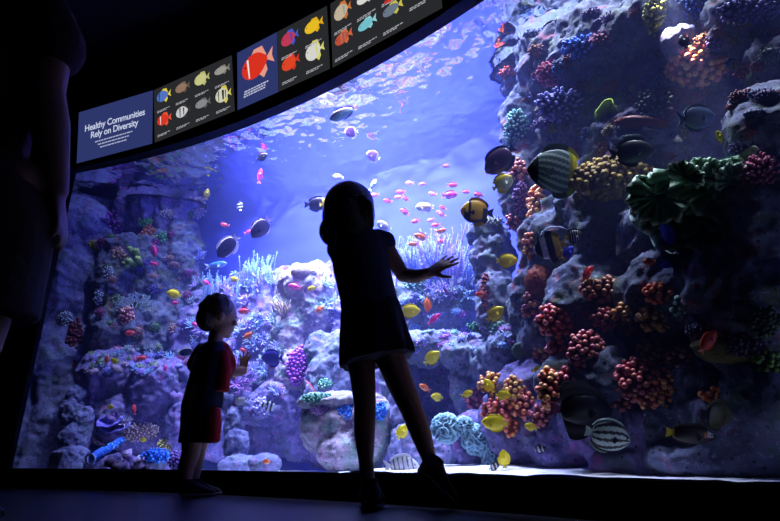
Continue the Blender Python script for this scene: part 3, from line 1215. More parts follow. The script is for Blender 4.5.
def polyp_mesh(c1, c2):
    k = (c1, c2)
    if k not in POLYP:
        m = MB()
        nu, nv = 10, 8
        a, b = rgb(*c1), rgb(*c2)
        for i in range(nv + 1):
            th = PI * i / nv
            cl = a
            if i == 0:
                cl = lerp(a, (0, 0, 0), .55)
            elif i == 1:
                cl = b
            elif i == 2:
                cl = lerp(a, b, .5)
            for j in range(nu):
                ph = 2 * PI * j / nu
                m.v.append(Vector((math.sin(th) * math.cos(ph), math.sin(th) * math.sin(ph), math.cos(th) * (.94 if i == 0 else 1))))
                m.c.append(cl)
        for i in range(nv):
            for j in range(nu):
                p, q = i * nu + j, i * nu + (j + 1) % nu
                m.f.append((p, p + nu, q + nu, q))
        POLYP[k] = m.mesh('polyp', polyp_m)
    return POLYP[k]


def bubbles(px, py, w, h, cols, label, rp=3.0, group=None, depth=.6, dens=.8):
    H_ = hit(px, py)
    if H_ is None:
        return
    p, n, s = H_
    k = s / F
    sx, sz, rp = w / 2 * k, h / 2 * k, rp * k
    sy = min(sx, sz) * depth
    z = (n * .3 + (CAM - p).normalized()).normalized()
    x = (CRT - z * CRT.dot(z)).normalized()
    y = z.cross(x)
    root = empty('bubble_coral', p)
    root.rotation_euler = Matrix((x, y, z)).transposed().to_euler()
    tag(root, label, 'coral', group)
    m = MB()
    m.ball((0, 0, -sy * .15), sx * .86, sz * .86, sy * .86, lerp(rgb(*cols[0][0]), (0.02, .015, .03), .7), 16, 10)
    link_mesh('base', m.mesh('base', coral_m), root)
    cnt = int(min(95, max(6, dens * 1.7 * sx * sz / (rp * rp))))
    rr = random.Random(int(px * 7 + py))
    for i in range(cnt):
        zz = 1 - 1.02 * (i + .5) / cnt
        r = math.sqrt(max(0, 1 - zz * zz))
        a = i * 2.39996 + rr.uniform(-.25, .25)
        d = Vector((r * math.cos(a), r * math.sin(a), zz))
        c = cols[rr.randrange(len(cols))]
        o = link_mesh('polyp', polyp_mesh(*c), root)
        o.location = Vector((d.x * sx * .93, d.y * sz * .93, d.z * sy)) + Vector((rr.uniform(-1, 1), rr.uniform(-1, 1), rr.uniform(-.6, .8))) * rp * .45
        rs = rp * rr.uniform(.8, 1.12)
        o.scale = (rs, rs, rs)
        nn = (d + Vector((0, 0, .9)) + Vector((rr.uniform(-.3, .3), rr.uniform(-.3, .3), 0))).normalized()
        o.rotation_euler = nn.to_track_quat('Z', 'Y').to_euler()
    return root


RED = [((176, 44, 50), (236, 130, 120)), ((190, 58, 56), (244, 150, 130)), ((160, 40, 60), (224, 120, 130))]
DRED = [((140, 36, 44), (206, 110, 106)), ((150, 50, 46), (214, 130, 110)), ((124, 34, 54), (190, 96, 110))]
ORG = [((206, 84, 44), (250, 180, 110)), ((214, 110, 44), (252, 200, 120)), ((196, 66, 50), (244, 150, 110))]
YEL = [((196, 130, 44), (246, 206, 110)), ((186, 112, 50), (238, 186, 110))]
BRN = [((150, 80, 50), (214, 150, 100)), ((136, 66, 48), (200, 130, 96))]
for a in [
    (556, 320, 40, 34, RED, 'bright red ball of polyps, topmost of the red mounds on the reef wall', 3.2),
    (532, 306, 18, 34, DRED, 'narrow dark red polyp strip along the left edge of the reef under the brown sponge', 2.8),
    (560, 350, 26, 26, RED, 'small red polyp mound directly under the topmost bright red ball', 3.0),
    (588, 352, 40, 44, DRED, 'dark red polyp mound hanging to the right of the brightest red ball', 3.1),
    (543, 354, 18, 34, ORG, 'orange and yellow polyp strip left of the small red mound, over the dark sailfin fish', 3.0),
    (549, 388, 22, 40, ORG, 'orange red polyp column reaching down to the dark sailfin fish\'s tail', 3.2),
    (566, 378, 16, 24, RED, 'little red polyp tuft just above the head end of the big dark fish', 3.2),
    (601, 290, 40, 26, BRN, 'brown polyp mound highest among the bubble corals, below the black and white striped fish', 3.0),
    (604, 318, 24, 22, DRED, 'dim red polyp patch between the brown mound and the yellow pair', 3.0),
    (622, 312, 18, 16, YEL, 'small yellow orange polyp tuft left of the orange round colony', 3.2),
    (627, 326, 16, 14, YEL, 'tiny yellow orange polyp tuft directly over the green encrusting patch', 3.2),
    (658, 293, 28, 22, [((190, 66, 40), (236, 130, 90)), ((200, 80, 40), (240, 140, 90))], 'round orange red colony of polyps at the top right, left of the mint green polyps', 3.2),
    (653, 318, 32, 28, YEL, 'amber yellow round colony of large polyps under the orange red one', 3.3),
    (651, 352, 26, 24, BRN, 'brown orange polyp colony under the amber yellow one', 3.2),
    (679, 357, 22, 20, BRN, 'brown orange polyp colony beside the olive flat rock coral', 3.2),
    (637, 380, 42, 44, RED, 'largest rosy red polyp mound above the striped black and white fish', 3.2),
    (664, 381, 26, 26, ORG, 'orange red polyp lump at the right side of the largest rosy mound', 3.3),
    (657, 401, 34, 18, ORG, 'bright orange polyp fringe hanging under the largest rosy mound', 3.3),
    (622, 402, 20, 18, DRED, 'dusky red polyp lump at the lower left of the largest rosy mound', 3.0),
    (716, 396, 28, 14, [((206, 92, 40), (246, 160, 90))], 'small orange polyp colony alone above the olive brown fish', 3.3),
    (492, 384, 26, 22, BRN + YEL, 'brown and yellow polyp cap behind two yellow fish on the lower slope', 2.7),
    (514, 390, 20, 28, YEL + BRN, 'amber polyp lump at the upper right of the lower slope cluster', 2.8),
    (476, 400, 22, 22, RED, 'red polyp knob left of the lower slope cluster, behind a small yellow fish', 2.8),
    (500, 410, 40, 22, RED + DRED, 'broad red polyp band in the middle of the lower slope cluster', 2.9),
    (524, 406, 22, 30, ORG + RED, 'orange red polyp mound right of the large yellow tang', 2.9),
    (541, 416, 18, 22, DRED, 'dim red polyp patch beside the magenta ring shaped tail', 2.8),
    (512, 428, 14, 18, ORG, 'small orange polyp tip under the tail of the large yellow tang', 2.8),
    (695, 66, 56, 42, ORG + [((190, 70, 50), (240, 160, 130))], 'orange polyp colony under the white lamp spot at the upper right', 3.4),
]:
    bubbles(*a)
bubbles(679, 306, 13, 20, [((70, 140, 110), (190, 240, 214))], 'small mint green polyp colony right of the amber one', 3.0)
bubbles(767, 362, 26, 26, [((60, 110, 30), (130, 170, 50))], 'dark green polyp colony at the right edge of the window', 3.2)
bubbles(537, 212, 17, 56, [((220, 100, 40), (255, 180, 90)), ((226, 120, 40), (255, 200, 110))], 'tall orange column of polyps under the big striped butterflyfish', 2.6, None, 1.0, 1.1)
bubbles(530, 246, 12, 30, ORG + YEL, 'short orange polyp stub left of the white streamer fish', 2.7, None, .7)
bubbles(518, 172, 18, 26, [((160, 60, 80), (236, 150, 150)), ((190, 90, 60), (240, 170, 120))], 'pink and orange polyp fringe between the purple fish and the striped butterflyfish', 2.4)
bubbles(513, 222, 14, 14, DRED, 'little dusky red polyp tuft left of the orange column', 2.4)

P = plant
# ---- right side, hand placed
P(g_fingers, 587, 48, 52, 20, (24, 50, 130), (110, 160, 250), 'finger_coral', 'blue tipped finger coral patch high on the overhang', facing=True, n=70, fl=.5, fr=.16)
P(g_fingers, 604, 38, 30, 12, (90, 40, 60), (200, 110, 130), 'finger_coral', 'dull pink finger coral just above the blue tipped patch', facing=True, n=40, fl=.5, fr=.16)
P(g_fingers, 560, 105, 50, 30, (60, 56, 110), (150, 150, 220), 'finger_coral', 'lavender finger coral above the big striped butterflyfish', facing=True, n=80, fl=.35, fr=.11)
P(g_fingers, 552, 74, 34, 24, (110, 36, 60), (206, 100, 130), 'finger_coral', 'raspberry pink nubbed coral under the overhang', facing=True, n=60, fl=.3, fr=.12)
P(g_fingers, 516, 130, 24, 44, (40, 76, 76), (150, 206, 196), 'nubbed_coral', 'teal green nubbed coral over the dark purple fish', facing=True, n=90, fl=.3, fr=.12)
P(g_branch, 497, 98, 30, 28, (110, 40, 100), (190, 90, 160), 'branching_coral', 'magenta branching coral jutting from the left edge of the overhang', n=9)
P(g_fingers, 508, 72, 18, 12, (150, 50, 30), (236, 110, 60), 'finger_coral', 'small orange red coral at the left edge of the overhang', facing=True, n=30, fl=.4, fr=.16)
P(g_bush, 538, 64, 12, 9, (120, 140, 130), (190, 210, 200), 'soft_coral', 'tiny pale grey green soft coral under the overhang', facing=True, n=20)
P(g_bush, 586, 136, 12, 22, (60, 70, 120), (100, 116, 170), 'soft_coral', 'grey blue lumpy soft coral above the yellow tail of the butterflyfish', facing=True, n=26)
P(g_bush, 612, 182, 80, 46, (110, 86, 24), (176, 146, 50), 'soft_coral', 'large mustard brown soft coral behind the striped butterflyfish\'s tail', facing=True, n=150, br=.16, depth=.5, sink=-.6)
P(g_bush, 605, 150, 22, 18, (120, 84, 50), (170, 130, 80), 'soft_coral', 'round tan soft coral above the mustard brown one', facing=True, n=40)
P(g_bush, 655, 14, 22, 42, (110, 110, 20), (176, 176, 40), 'soft_coral', 'olive yellow soft coral at the top, left of the lamp spot', facing=True, n=60, br=.22)
P(g_fingers, 690, 9, 60, 18, (20, 36, 110), (80, 110, 210), 'finger_coral', 'deep blue finger coral along the top, above the lamp spot', facing=True, n=80, fl=.5, fr=.16)
P(g_fingers, 748, 10, 60, 26, (50, 40, 90), (120, 110, 170), 'finger_coral', 'dim purple finger coral in the top right corner', facing=True, n=90, fl=.35, fr=.12)
P(g_fingers, 690, 24, 80, 8, (96, 36, 50), (150, 70, 84), 'encrusting_coral', 'thin rosy coral ledge between the deep blue coral and the lamp spot', facing=True, n=60, fl=.5, fr=.2)
P(g_brain, 616, 90, 40, 22, (110, 50, 24), (150, 76, 40), 'encrusting_sponge', 'rust brown encrusting sponge left of the green leaf coral', cat='sponge', facing=True, depth=.4)
P(g_brain, 640, 124, 50, 16, (100, 44, 34), (140, 70, 50), 'encrusting_sponge', 'rusty sponge ledge below the green leaf coral', cat='sponge', facing=True, depth=.4)
P(g_ruffle, 615, 106, 20, 30, (90, 130, 20), (170, 206, 40), 'leaf_coral', 'bright yellow green leaf coral on the dark overhang', facing=True, waves=3, amp=.14, arcs=1.6, sink=-2.5)
P(g_bush, 652, 106, 40, 34, (50, 60, 60), (96, 110, 100), 'bush_coral', 'grey green pitted bush coral left of the large grey surgeonfish', facing=True, n=80, br=.14)
P(g_brain, 541, 283, 32, 38, (120, 48, 34), (160, 74, 50), 'barrel_sponge', 'chestnut brown barrel sponge under the white streamer fish', cat='sponge', facing=True, freq=9, depth=.8)
P(g_fingers, 521, 200, 16, 40, (90, 60, 110), (160, 120, 180), 'finger_coral', 'dusky violet coral strip left of the orange column', facing=True, n=60, fl=.35, fr=.14)
P(g_bush, 630, 336, 40, 18, (44, 90, 50), (96, 140, 84), 'encrusting_coral', 'mossy green encrusting coral under the yellow orange tufts', facing=True, n=60, depth=.4)
P(g_brain, 525, 352, 26, 20, (60, 90, 60), (90, 120, 84), 'encrusting_coral', 'flat sage green coral left of the orange polyp strip', facing=True, depth=.3)
P(g_brain, 722, 352, 56, 26, (100, 96, 50), (130, 124, 70), 'flat_coral', 'flat olive coral slab under the orange red slanting fish', facing=True, freq=3, depth=.4)
P(g_bush, 745, 346, 40, 26, (70, 56, 84), (110, 90, 120), 'bush_coral', 'dim mauve bush coral between the olive slab and the green polyps', facing=True, n=60, br=.16)
P(g_bush, 765, 322, 30, 34, (50, 64, 50), (80, 96, 70), 'bush_coral', 'dim moss grey bush coral at the right edge above the green polyps', facing=True, n=60, br=.16)
P(g_bush, 700, 330, 30, 20, (60, 46, 76), (96, 76, 110), 'bush_coral', 'dark plum bush coral under the magenta fish', facing=True, n=50, br=.16)
P(g_fingers, 760, 175, 30, 44, (110, 40, 64), (176, 90, 120), 'finger_coral', 'dull raspberry coral at the right edge beside the leafy green coral', facing=True, n=80, fl=.3, fr=.12)
P(g_fingers, 745, 150, 30, 20, (70, 56, 110), (130, 110, 170), 'finger_coral', 'small violet coral above the dull raspberry one', facing=True, n=50, fl=.35, fr=.12)
P(g_branch, 506, 338, 24, 20, (130, 150, 210), (190, 206, 244), 'branching_coral', 'pale blue forked coral branch left of the sage green coral', n=4, depth=2, thick=.12)
P(g_fan, 771, 260, 30, 60, (40, 50, 90), (70, 84, 130), 'sea_fan', 'dim blue sea fan at the right edge of the window', facing=True)

# the large leafy coral: nested frilled leaves
H_ = hit(690, 205)
root = empty('leafy_coral', H_[0])
tag(root, 'large dark green leafy coral with frilled rims on the right', 'coral')
k = H_[2] / F
rr = random.Random(5)
for i, (dx, dy, w_, h_, tilt, roll) in enumerate([(0, -6, 104, 84, .2, .1), (-8, 2, 90, 70, .35, -.1), (6, 10, 96, 60, .5, .15), (-14, 16, 74, 52, .6, -.2), (14, 20, 72, 52, .7, .3), (-2, 26, 70, 44, .85, 0),
                                                  (26, 12, 60, 66, .5, .8), (34, 22, 50, 56, .7, 1.0), (-28, 4, 56, 50, .5, -.6), (10, 34, 60, 34, 1.0, .2), (32, 36, 40, 36, 1.0, .7),
                                                  (8, 24, 34, 30, .3, 3.6), (22, 22, 34, 30, .3, 4.0), (34, 18, 30, 30, .3, 4.3), (-6, 22, 34, 26, .4, 3.3)]):
    m = g_ruffle(rr, w_ / 2 * k, h_ / 2 * k, rgb(44, 84, 64), rgb(96, 140, 106), waves=5 + i % 3, amp=.2, th=.005, lift=.3, nv=110, arcs=1.25, edge=rgb(190, 220, 190))
    o = link_mesh('frond', m.mesh('frond', coral_m), root)
    z = (CAM - H_[0]).normalized()
    x = (CRT - z * CRT.dot(z)).normalized()
    y = z.cross(x)
    M = Matrix((x, y, z)).transposed() @ Matrix.Rotation(PI + roll * .8, 3, 'Z') @ Matrix.Rotation(-.55 * tilt, 3, 'X')
    o.location = x * dx * k + y * (dy + 4) * k + z * (.02 + .008 * i)
    o.rotation_euler = M.to_euler()

# ---- the pale blue ruffled coral by the sill
H_ = hit(468, 445)
root = empty('ruffled_coral', H_[0])
tag(root, 'ice blue ruffled coral of four lobes on the sand right of the girl', 'coral')
k = H_[2] / F
for i, (dx, dy, w_, h_) in enumerate([(-21, 16, 29, 28), (-3, 18, 20, 18), (8, 5, 27, 28), (22, -10, 20, 34)]):
    m = MB()
    off = 11.7 * i

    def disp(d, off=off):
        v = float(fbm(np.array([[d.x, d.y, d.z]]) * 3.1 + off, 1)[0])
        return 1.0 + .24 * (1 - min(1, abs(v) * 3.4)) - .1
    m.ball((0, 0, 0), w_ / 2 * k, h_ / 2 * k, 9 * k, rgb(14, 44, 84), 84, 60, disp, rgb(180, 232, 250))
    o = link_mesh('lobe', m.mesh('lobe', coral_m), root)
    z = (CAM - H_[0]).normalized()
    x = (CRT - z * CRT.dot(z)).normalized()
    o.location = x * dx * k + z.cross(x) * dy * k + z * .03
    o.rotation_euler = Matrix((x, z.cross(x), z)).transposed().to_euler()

# ---- the left and the middle, hand placed
P(g_fan, 134, 312, 34, 40, (110, 130, 150), (170, 190, 196), 'sea_fan', 'pale scalloped sea fan on the dark hollow rock at the left', facing=True, n=7, depth=4)
P(g_bush, 126, 318, 16, 26, (160, 90, 90), (240, 190, 180), 'soft_coral', 'pink and cream soft coral left of the pale sea fan', facing=True, n=40, br=.2)
P(g_bush, 119, 254, 16, 14, (160, 110, 100), (240, 210, 170), 'soft_coral', 'cream and pink soft coral high on the left rock', facing=True, n=30, br=.22)
P(g_fingers, 114, 226, 26, 26, (56, 30, 80), (150, 80, 170), 'finger_coral', 'deep purple finger coral at the top of the left hollow rock', facing=True, n=60, fl=.35, fr=.13)
P(g_bush, 95, 246, 16, 14, (110, 110, 20), (190, 180, 50), 'soft_coral', 'yellow soft coral in the dark hollow near the left window edge', facing=True, n=24, br=.24)
P(g_tubes, 136, 262, 22, 40, (70, 110, 60), (140, 170, 90), 'tube_sponge', 'sage green tube sponge on the left hollow rock', cat='sponge', n=5, r=.24)
P(g_bush, 146, 222, 16, 10, (40, 120, 50), (100, 190, 90), 'soft_coral', 'grass green soft coral just under the purple drapery', facing=True, n=24, br=.24)
P(g_bush, 161, 238, 12, 12, (50, 120, 60), (120, 190, 110), 'soft_coral', 'small leaf green soft coral right of the sage tube sponge', facing=True, n=20, br=.24)
P(g_bush, 149, 234, 14, 20, (120, 66, 30), (180, 110, 60), 'soft_coral', 'rust brown soft coral between the two small green ones', facing=True, n=26, br=.22)
P(g_fingers, 65, 320, 14, 20, (80, 100, 120), (200, 214, 220), 'nubbed_coral', 'pale speckled nubbed coral on the left rock face', facing=True, n=50, fl=.2, fr=.12)
P(g_bush, 73, 345, 14, 54, (84, 26, 40), (116, 44, 60), 'encrusting_sponge', 'wine red sponge streak down the left rock face', cat='sponge', facing=True, n=120, br=.3, depth=.25, sink=.3)
P(g_fingers, 108, 272, 10, 14, (120, 130, 150), (220, 230, 236), 'nubbed_coral', 'tiny white nubbed coral below the cream and pink one', facing=True, n=30, fl=.3, fr=.14)
P(g_fingers, 99, 298, 10, 16, (120, 140, 160), (230, 240, 246), 'nubbed_coral', 'tiny white and blue nubbed coral left of the pink and cream one', facing=True, n=30, fl=.3, fr=.14)
P(g_bush, 118, 300, 12, 14, (70, 90, 70), (110, 140, 100), 'soft_coral', 'dull green knob coral above the pink and cream soft coral', facing=True, n=24, br=.24)
P(g_bush, 208, 222, 14, 12, (206, 214, 230), (250, 252, 255), 'soft_coral', 'bright white fluffy soft coral at the edge of the purple drapery', facing=True, n=34, br=.24)
P(g_fingers, 198, 208, 16, 26, (150, 120, 140), (220, 190, 190), 'finger_coral', 'pale pink finger coral above the white fluffy one', facing=True, n=50, fl=.3, fr=.12)
P(g_fingers, 168, 214, 16, 10, (110, 100, 110), (210, 200, 190), 'finger_coral', 'cream speckled coral at the foot of the purple drapery', facing=True, n=30, fl=.3, fr=.14)
P(g_brain, 79, 359, 12, 9, (120, 110, 190), (160, 150, 220), 'ball_sponge', 'smooth lilac ball sponge by the left rock face', cat='sponge', facing=True, freq=2)
P(g_plate, 112, 424, 34, 22, (80, 70, 170), (140, 124, 220), 'plate_coral', 'violet plate coral above the blue spotted tube sponge', up=1.2, cam_=.1, tiers=2)
P(g_plate, 99, 439, 22, 16, (90, 70, 130), (190, 160, 200), 'cup_coral', 'frilly mauve cup coral left of the blue spotted tube sponge', up=1.2, cam_=.2, tiers=2)
P(g_branch, 126, 424, 20, 18, (130, 116, 160), (206, 196, 220), 'branching_coral', 'pale lilac branching coral right of the violet plate coral', n=12, depth=2)
P(g_fingers, 140, 432, 40, 18, (120, 96, 110), (200, 176, 170), 'finger_coral', 'beige stubby coral mound at the lower left', facing=True, n=110, fl=.3, fr=.1)
P(g_bush, 157, 456, 30, 16, (20, 80, 190), (70, 160, 250), 'soft_coral', 'vivid blue soft coral on the sill at the lower left', facing=True, n=70, br=.2)
P(g_fingers, 166, 445, 18, 12, (120, 110, 60), (200, 190, 100), 'finger_coral', 'yellowish finger coral right of the beige stubby mound', facing=True, n=40, fl=.4, fr=.13)
P(g_tubes, 128, 462, 40, 22, (130, 110, 160), (160, 140, 186), 'tube_sponge', 'mauve tube sponge arch at the foot of the broad ledge', cat='sponge', up=1, n=6, r=.4)
# blue spotted tube sponge lying slantwise
a, b = hit(92, 458, .15), hit(122, 440, .2)
m = MB()
pa, pb = a[0] + (CAM - a[0]).normalized() * .05, b[0] + (CAM - b[0]).normalized() * .04
r0 = .021
mid = (pa + pb) / 2
pts = [pa + (pb - pa) * t + Vector((0, 0, .004 * math.sin(9 * t))) for t in np.linspace(0, 1, 9)]
m.tube([p - mid for p in pts], [r0 * (1 + .12 * math.sin(7 * i)) for i in range(9)], [rgb(36, 90, 190)] * 9, 14)
rr = random.Random(9)
for i in range(46):
    t = rr.random()
    an = rr.uniform(0, 2 * PI)
    ax = (pb - pa).normalized()
    q_ = ax.orthogonal().normalized()
    d = q_ * math.cos(an) + ax.cross(q_) * math.sin(an)
    m.ball(pa + (pb - pa) * t + d * r0 - mid, .005, .005, .005, rgb(110, 190, 250), 6, 4)
root = link_mesh('tube_sponge', m.mesh('tube_sponge', coral_m))
root.location = mid
tag(root, 'blue tube sponge with light spots leaning at the lower left', 'sponge')
m = MB()
ax = (pa - pb).normalized()
q_ = ax.orthogonal().normalized()
w_ = ax.cross(q_)
m.tube([(q_ * math.cos(t) + w_ * math.sin(t)) * .027 + ax * .012 for t in np.linspace(0, 2 * PI, 25)], [.006] * 25, [rgb(150, 170, 236)] * 25, 6, False)
o = link_mesh('rim', m.mesh('rim', coral_m), root)
o.location = pa - mid
o['label'] = 'pale violet ring shaped mouth'

P(g_bush, 299, 366, 28, 42, (96, 30, 140), (190, 80, 190), 'lumpy_coral', 'purple lumpy coral panel on the far rock left of the girl\'s skirt', facing=True, n=110, br=.13, depth=.3)
P(g_bush, 346, 412, 22, 18, (20, 76, 190), (80, 160, 250), 'soft_coral', 'blue soft coral left of the girl\'s standing leg', facing=True, n=60, br=.22)
P(g_bush, 380, 411, 16, 18, (20, 76, 190), (80, 160, 250), 'soft_coral', 'blue soft coral between the girl\'s two legs', facing=True, n=60, br=.22)
P(g_fingers, 318, 398, 40, 10, (50, 110, 90), (120, 180, 150), 'encrusting_coral', 'sea green crust coral along the top of the table rock', facing=True, n=60, fl=.4, fr=.16)
P(g_fingers, 325, 410, 34, 14, (120, 80, 140), (190, 150, 200), 'finger_coral', 'mauve pink stubble coral on the front of the table rock', facing=True, n=100, fl=.25, fr=.08)
P(g_bush, 325, 384, 16, 12, (60, 130, 110), (140, 190, 150), 'soft_coral', 'pale green soft coral behind the table rock', facing=True, n=30, br=.22)
P(g_brain, 305, 256, 36, 24, (80, 64, 150), (170, 150, 220), 'barrel_sponge', 'purple ridged barrel sponge left of the girl\'s shoulder', cat='sponge', facing=True, freq=4.5, depth=.8)
P(g_brain, 304, 272, 26, 14, (104, 88, 92), (150, 134, 124), 'brain_coral', 'sandy brain coral on top of the dome rock', facing=True, freq=6)
P(g_bush, 278, 242, 18, 14, (150, 160, 200), (230, 236, 250), 'soft_coral', 'whitish soft coral left of the purple barrel sponge', facing=True, n=36, br=.22)
P(g_tubes, 266, 252, 14, 20, (140, 140, 120), (220, 214, 150), 'tube_sponge', 'pale yellow tube sponge left of the whitish soft coral', cat='sponge', n=5, r=.2)
P(g_branch, 284, 316, 22, 50, (130, 110, 110), (200, 180, 160), 'branching_coral', 'sandy branching coral down the left side of the dome rock', n=14, depth=2)
P(g_branch, 235, 384, 46, 12, (110, 60, 140), (180, 130, 200), 'branching_coral', 'flat violet branching coral under the boy\'s raised arm', n=10, depth=3, thick=.2)
P(g_bush, 236, 404, 12, 14, (110, 20, 90), (150, 40, 120), 'soft_coral', 'magenta soft coral at the top of the slim pillar', facing=True, n=26, br=.22)
P(g_bush, 262, 408, 20, 20, (130, 120, 190), (200, 196, 236), 'soft_coral', 'pale lilac soft coral behind the striped fish right of the boy', facing=True, n=46, br=.18)
P(g_bush, 178, 460, 18, 18, (80, 60, 130), (130, 100, 180), 'soft_coral', 'plum soft coral on the sill behind the boy\'s legs', facing=True, n=40, br=.2)
P(g_bush, 456, 268, 30, 20, (60, 110, 84), (120, 160, 130), 'soft_coral', 'grey green soft coral next to the girl\'s fingertips', facing=True, n=60, br=.18)
P(g_bush, 480, 328, 30, 12, (40, 100, 70), (90, 160, 110), 'encrusting_coral', 'green crust coral on the arched rock under the slanting yellow fish', facing=True, n=50, br=.2, depth=.4)
P(g_bush, 424, 286, 44, 16, (60, 110, 110), (130, 170, 170), 'encrusting_coral', 'teal crust coral under the girl\'s forearm', facing=True, n=80, br=.18, depth=.4)
P(g_bush, 486, 292, 12, 40, (104, 40, 52), (140, 66, 74), 'encrusting_sponge', 'dark red sponge strip on the grey stone stack', cat='sponge', facing=True, n=110, br=.28, depth=.3, sink=.3)
P(g_bush, 487, 222, 36, 14, (120, 130, 120), (180, 186, 176), 'encrusting_coral', 'grey crust coral on top of the stone stack', facing=True, n=70, br=.18, depth=.5)
P(g_tubes, 462, 208, 14, 26, (150, 190, 220), (220, 244, 250), 'tube_sponge', 'white pointed sponge among the far blue stalks', cat='sponge', n=3, r=.3, up=1.5)

# ---- lookalikes on the far slope and the ledges
rs = random.Random(21)


def scatter(n, poly, fn):
    done = 0
    tries = 0
    while done < n and tries < n * 30:
        tries += 1
        x0 = min(p[0] for p in poly)
        x1 = max(p[0] for p in poly)
        y0 = min(p[1] for p in poly)
        y1 = max(p[1] for p in poly)
        x, y = rs.uniform(x0, x1), rs.uniform(y0, y1)
        ins = False
        for i in range(len(poly)):
            (ax_, ay), (bx, by) = poly[i], poly[i - 1]
            if (ay > y) != (by > y) and x < (bx - ax_) * (y - ay) / (by - ay) + ax_:
                ins = not ins
        if ins and hit(x, y) is not None and fn(x, y) is not None:
            done += 1


LAV = [((110, 116, 190), (190, 200, 244)), ((100, 130, 190), (180, 220, 244)), ((120, 100, 180), (200, 180, 236)), ((96, 120, 150), (190, 214, 214))]


def far_branch(x, y):
    c = rs.choice(LAV)
    return P(g_branch, x, y, rs.uniform(14, 26), rs.uniform(14, 26), *c, 'branching_coral', 'small lavender blue branching coral, one of many crowding the far reef slope', 'branching corals on the far reef slope', n=8, depth=2)


scatter(70, [(190, 250), (275, 246), (285, 400), (190, 350)], far_branch)
scatter(40, [(310, 262), (335, 262), (470, 262), (470, 300), (400, 300), (330, 330)], far_branch)


def whip(x, y):
    c = rs.choice([((60, 76, 170), (120, 140, 210)), ((70, 80, 180), (136, 150, 214)), ((70, 70, 160), (136, 120, 200))])
    return P(g_whips, x, y, rs.uniform(14, 22), rs.uniform(34, 60), *c, 'sea_whip', 'feathery pale blue sea whip in the far thicket above the girl\'s arm', 'sea whips in the far thicket', up=3, cam_=0, sink=-.5, n=8)


scatter(30, [(392, 262), (470, 262), (470, 282), (392, 282)], whip)


def whip2(x, y):
    c = rs.choice([((80, 116, 180), (150, 180, 210)), ((70, 100, 160), (130, 176, 200))])
    return P(g_whips, x, y, rs.uniform(8, 14), rs.uniform(24, 44), *c, 'sea_whip', 'pale blue sea whip standing above the boy\'s head', 'sea whips above the boy', up=3, cam_=0, sink=-.5, n=5)


scatter(16, [(205, 268), (272, 268), (272, 300), (205, 300)], whip2)


def ledge(x, y):
    c = rs.choice(LAV + [((130, 60, 110), (210, 120, 170)), ((90, 110, 90), (170, 190, 150)), ((140, 120, 140), (220, 206, 214))])
    return P(rs.choice((g_fingers, g_bush, g_branch)), x, y, rs.uniform(8, 16), rs.uniform(7, 12), *c, 'stubby_coral', 'tiny pastel coral, one of the crust along the top of the left ledge', 'tiny corals on the left ledge', **{'n': 14})


scatter(46, [(88, 348), (200, 346), (200, 378), (88, 372)], ledge)


def arch_c(x, y):
    c = rs.choice(LAV + [((110, 60, 130), (190, 130, 200)), ((80, 120, 110), (150, 190, 170))])
    return P(rs.choice((g_fingers, g_bush)), x, y, rs.uniform(8, 18), rs.uniform(6, 12), *c, 'stubby_coral', 'tiny pale coral, one of those dotting the arched rock below the girl\'s arm', 'tiny corals on the arched rock', **{'n': 16})


scatter(34, [(400, 325), (520, 325), (520, 350), (400, 350)], arch_c)
scatter(14, [(400, 285), (470, 275), (470, 320), (405, 320)], arch_c)


def dark_c(x, y):
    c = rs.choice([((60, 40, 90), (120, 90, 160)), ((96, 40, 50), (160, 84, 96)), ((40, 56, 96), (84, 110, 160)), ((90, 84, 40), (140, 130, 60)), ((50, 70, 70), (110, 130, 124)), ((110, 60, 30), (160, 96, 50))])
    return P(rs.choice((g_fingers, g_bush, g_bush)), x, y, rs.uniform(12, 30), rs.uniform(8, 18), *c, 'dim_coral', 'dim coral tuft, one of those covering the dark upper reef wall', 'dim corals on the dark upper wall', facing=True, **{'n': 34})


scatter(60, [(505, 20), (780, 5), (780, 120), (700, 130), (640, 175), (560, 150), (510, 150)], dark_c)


def left_c(x, y):
    c = rs.choice([((60, 50, 110), (120, 110, 180)), ((96, 40, 80), (160, 84, 140)), ((60, 90, 60), (120, 150, 90)), ((120, 90, 90), (190, 160, 150))])
    return P(rs.choice((g_fingers, g_bush)), x, y, rs.uniform(8, 16), rs.uniform(7, 13), *c, 'dim_coral', 'little dusky coral, one of those dotting the hollow rock at the left', 'little corals on the left hollow rock', facing=True, **{'n': 20})


scatter(34, [(95, 220), (200, 205), (205, 335), (100, 330)], left_c)

# ================================================================== THE FISH
fish_m = painted('fish_skin', 0.38, 0.5, 25, 0.05, 0.12)
fin_m = painted('fish_fin', 0.5, 0.4, 40, 0.1, 0.2)
eye_m = plain('fish_eye', rgb(14, 14, 18), 0.15, 0.6, 0.05)


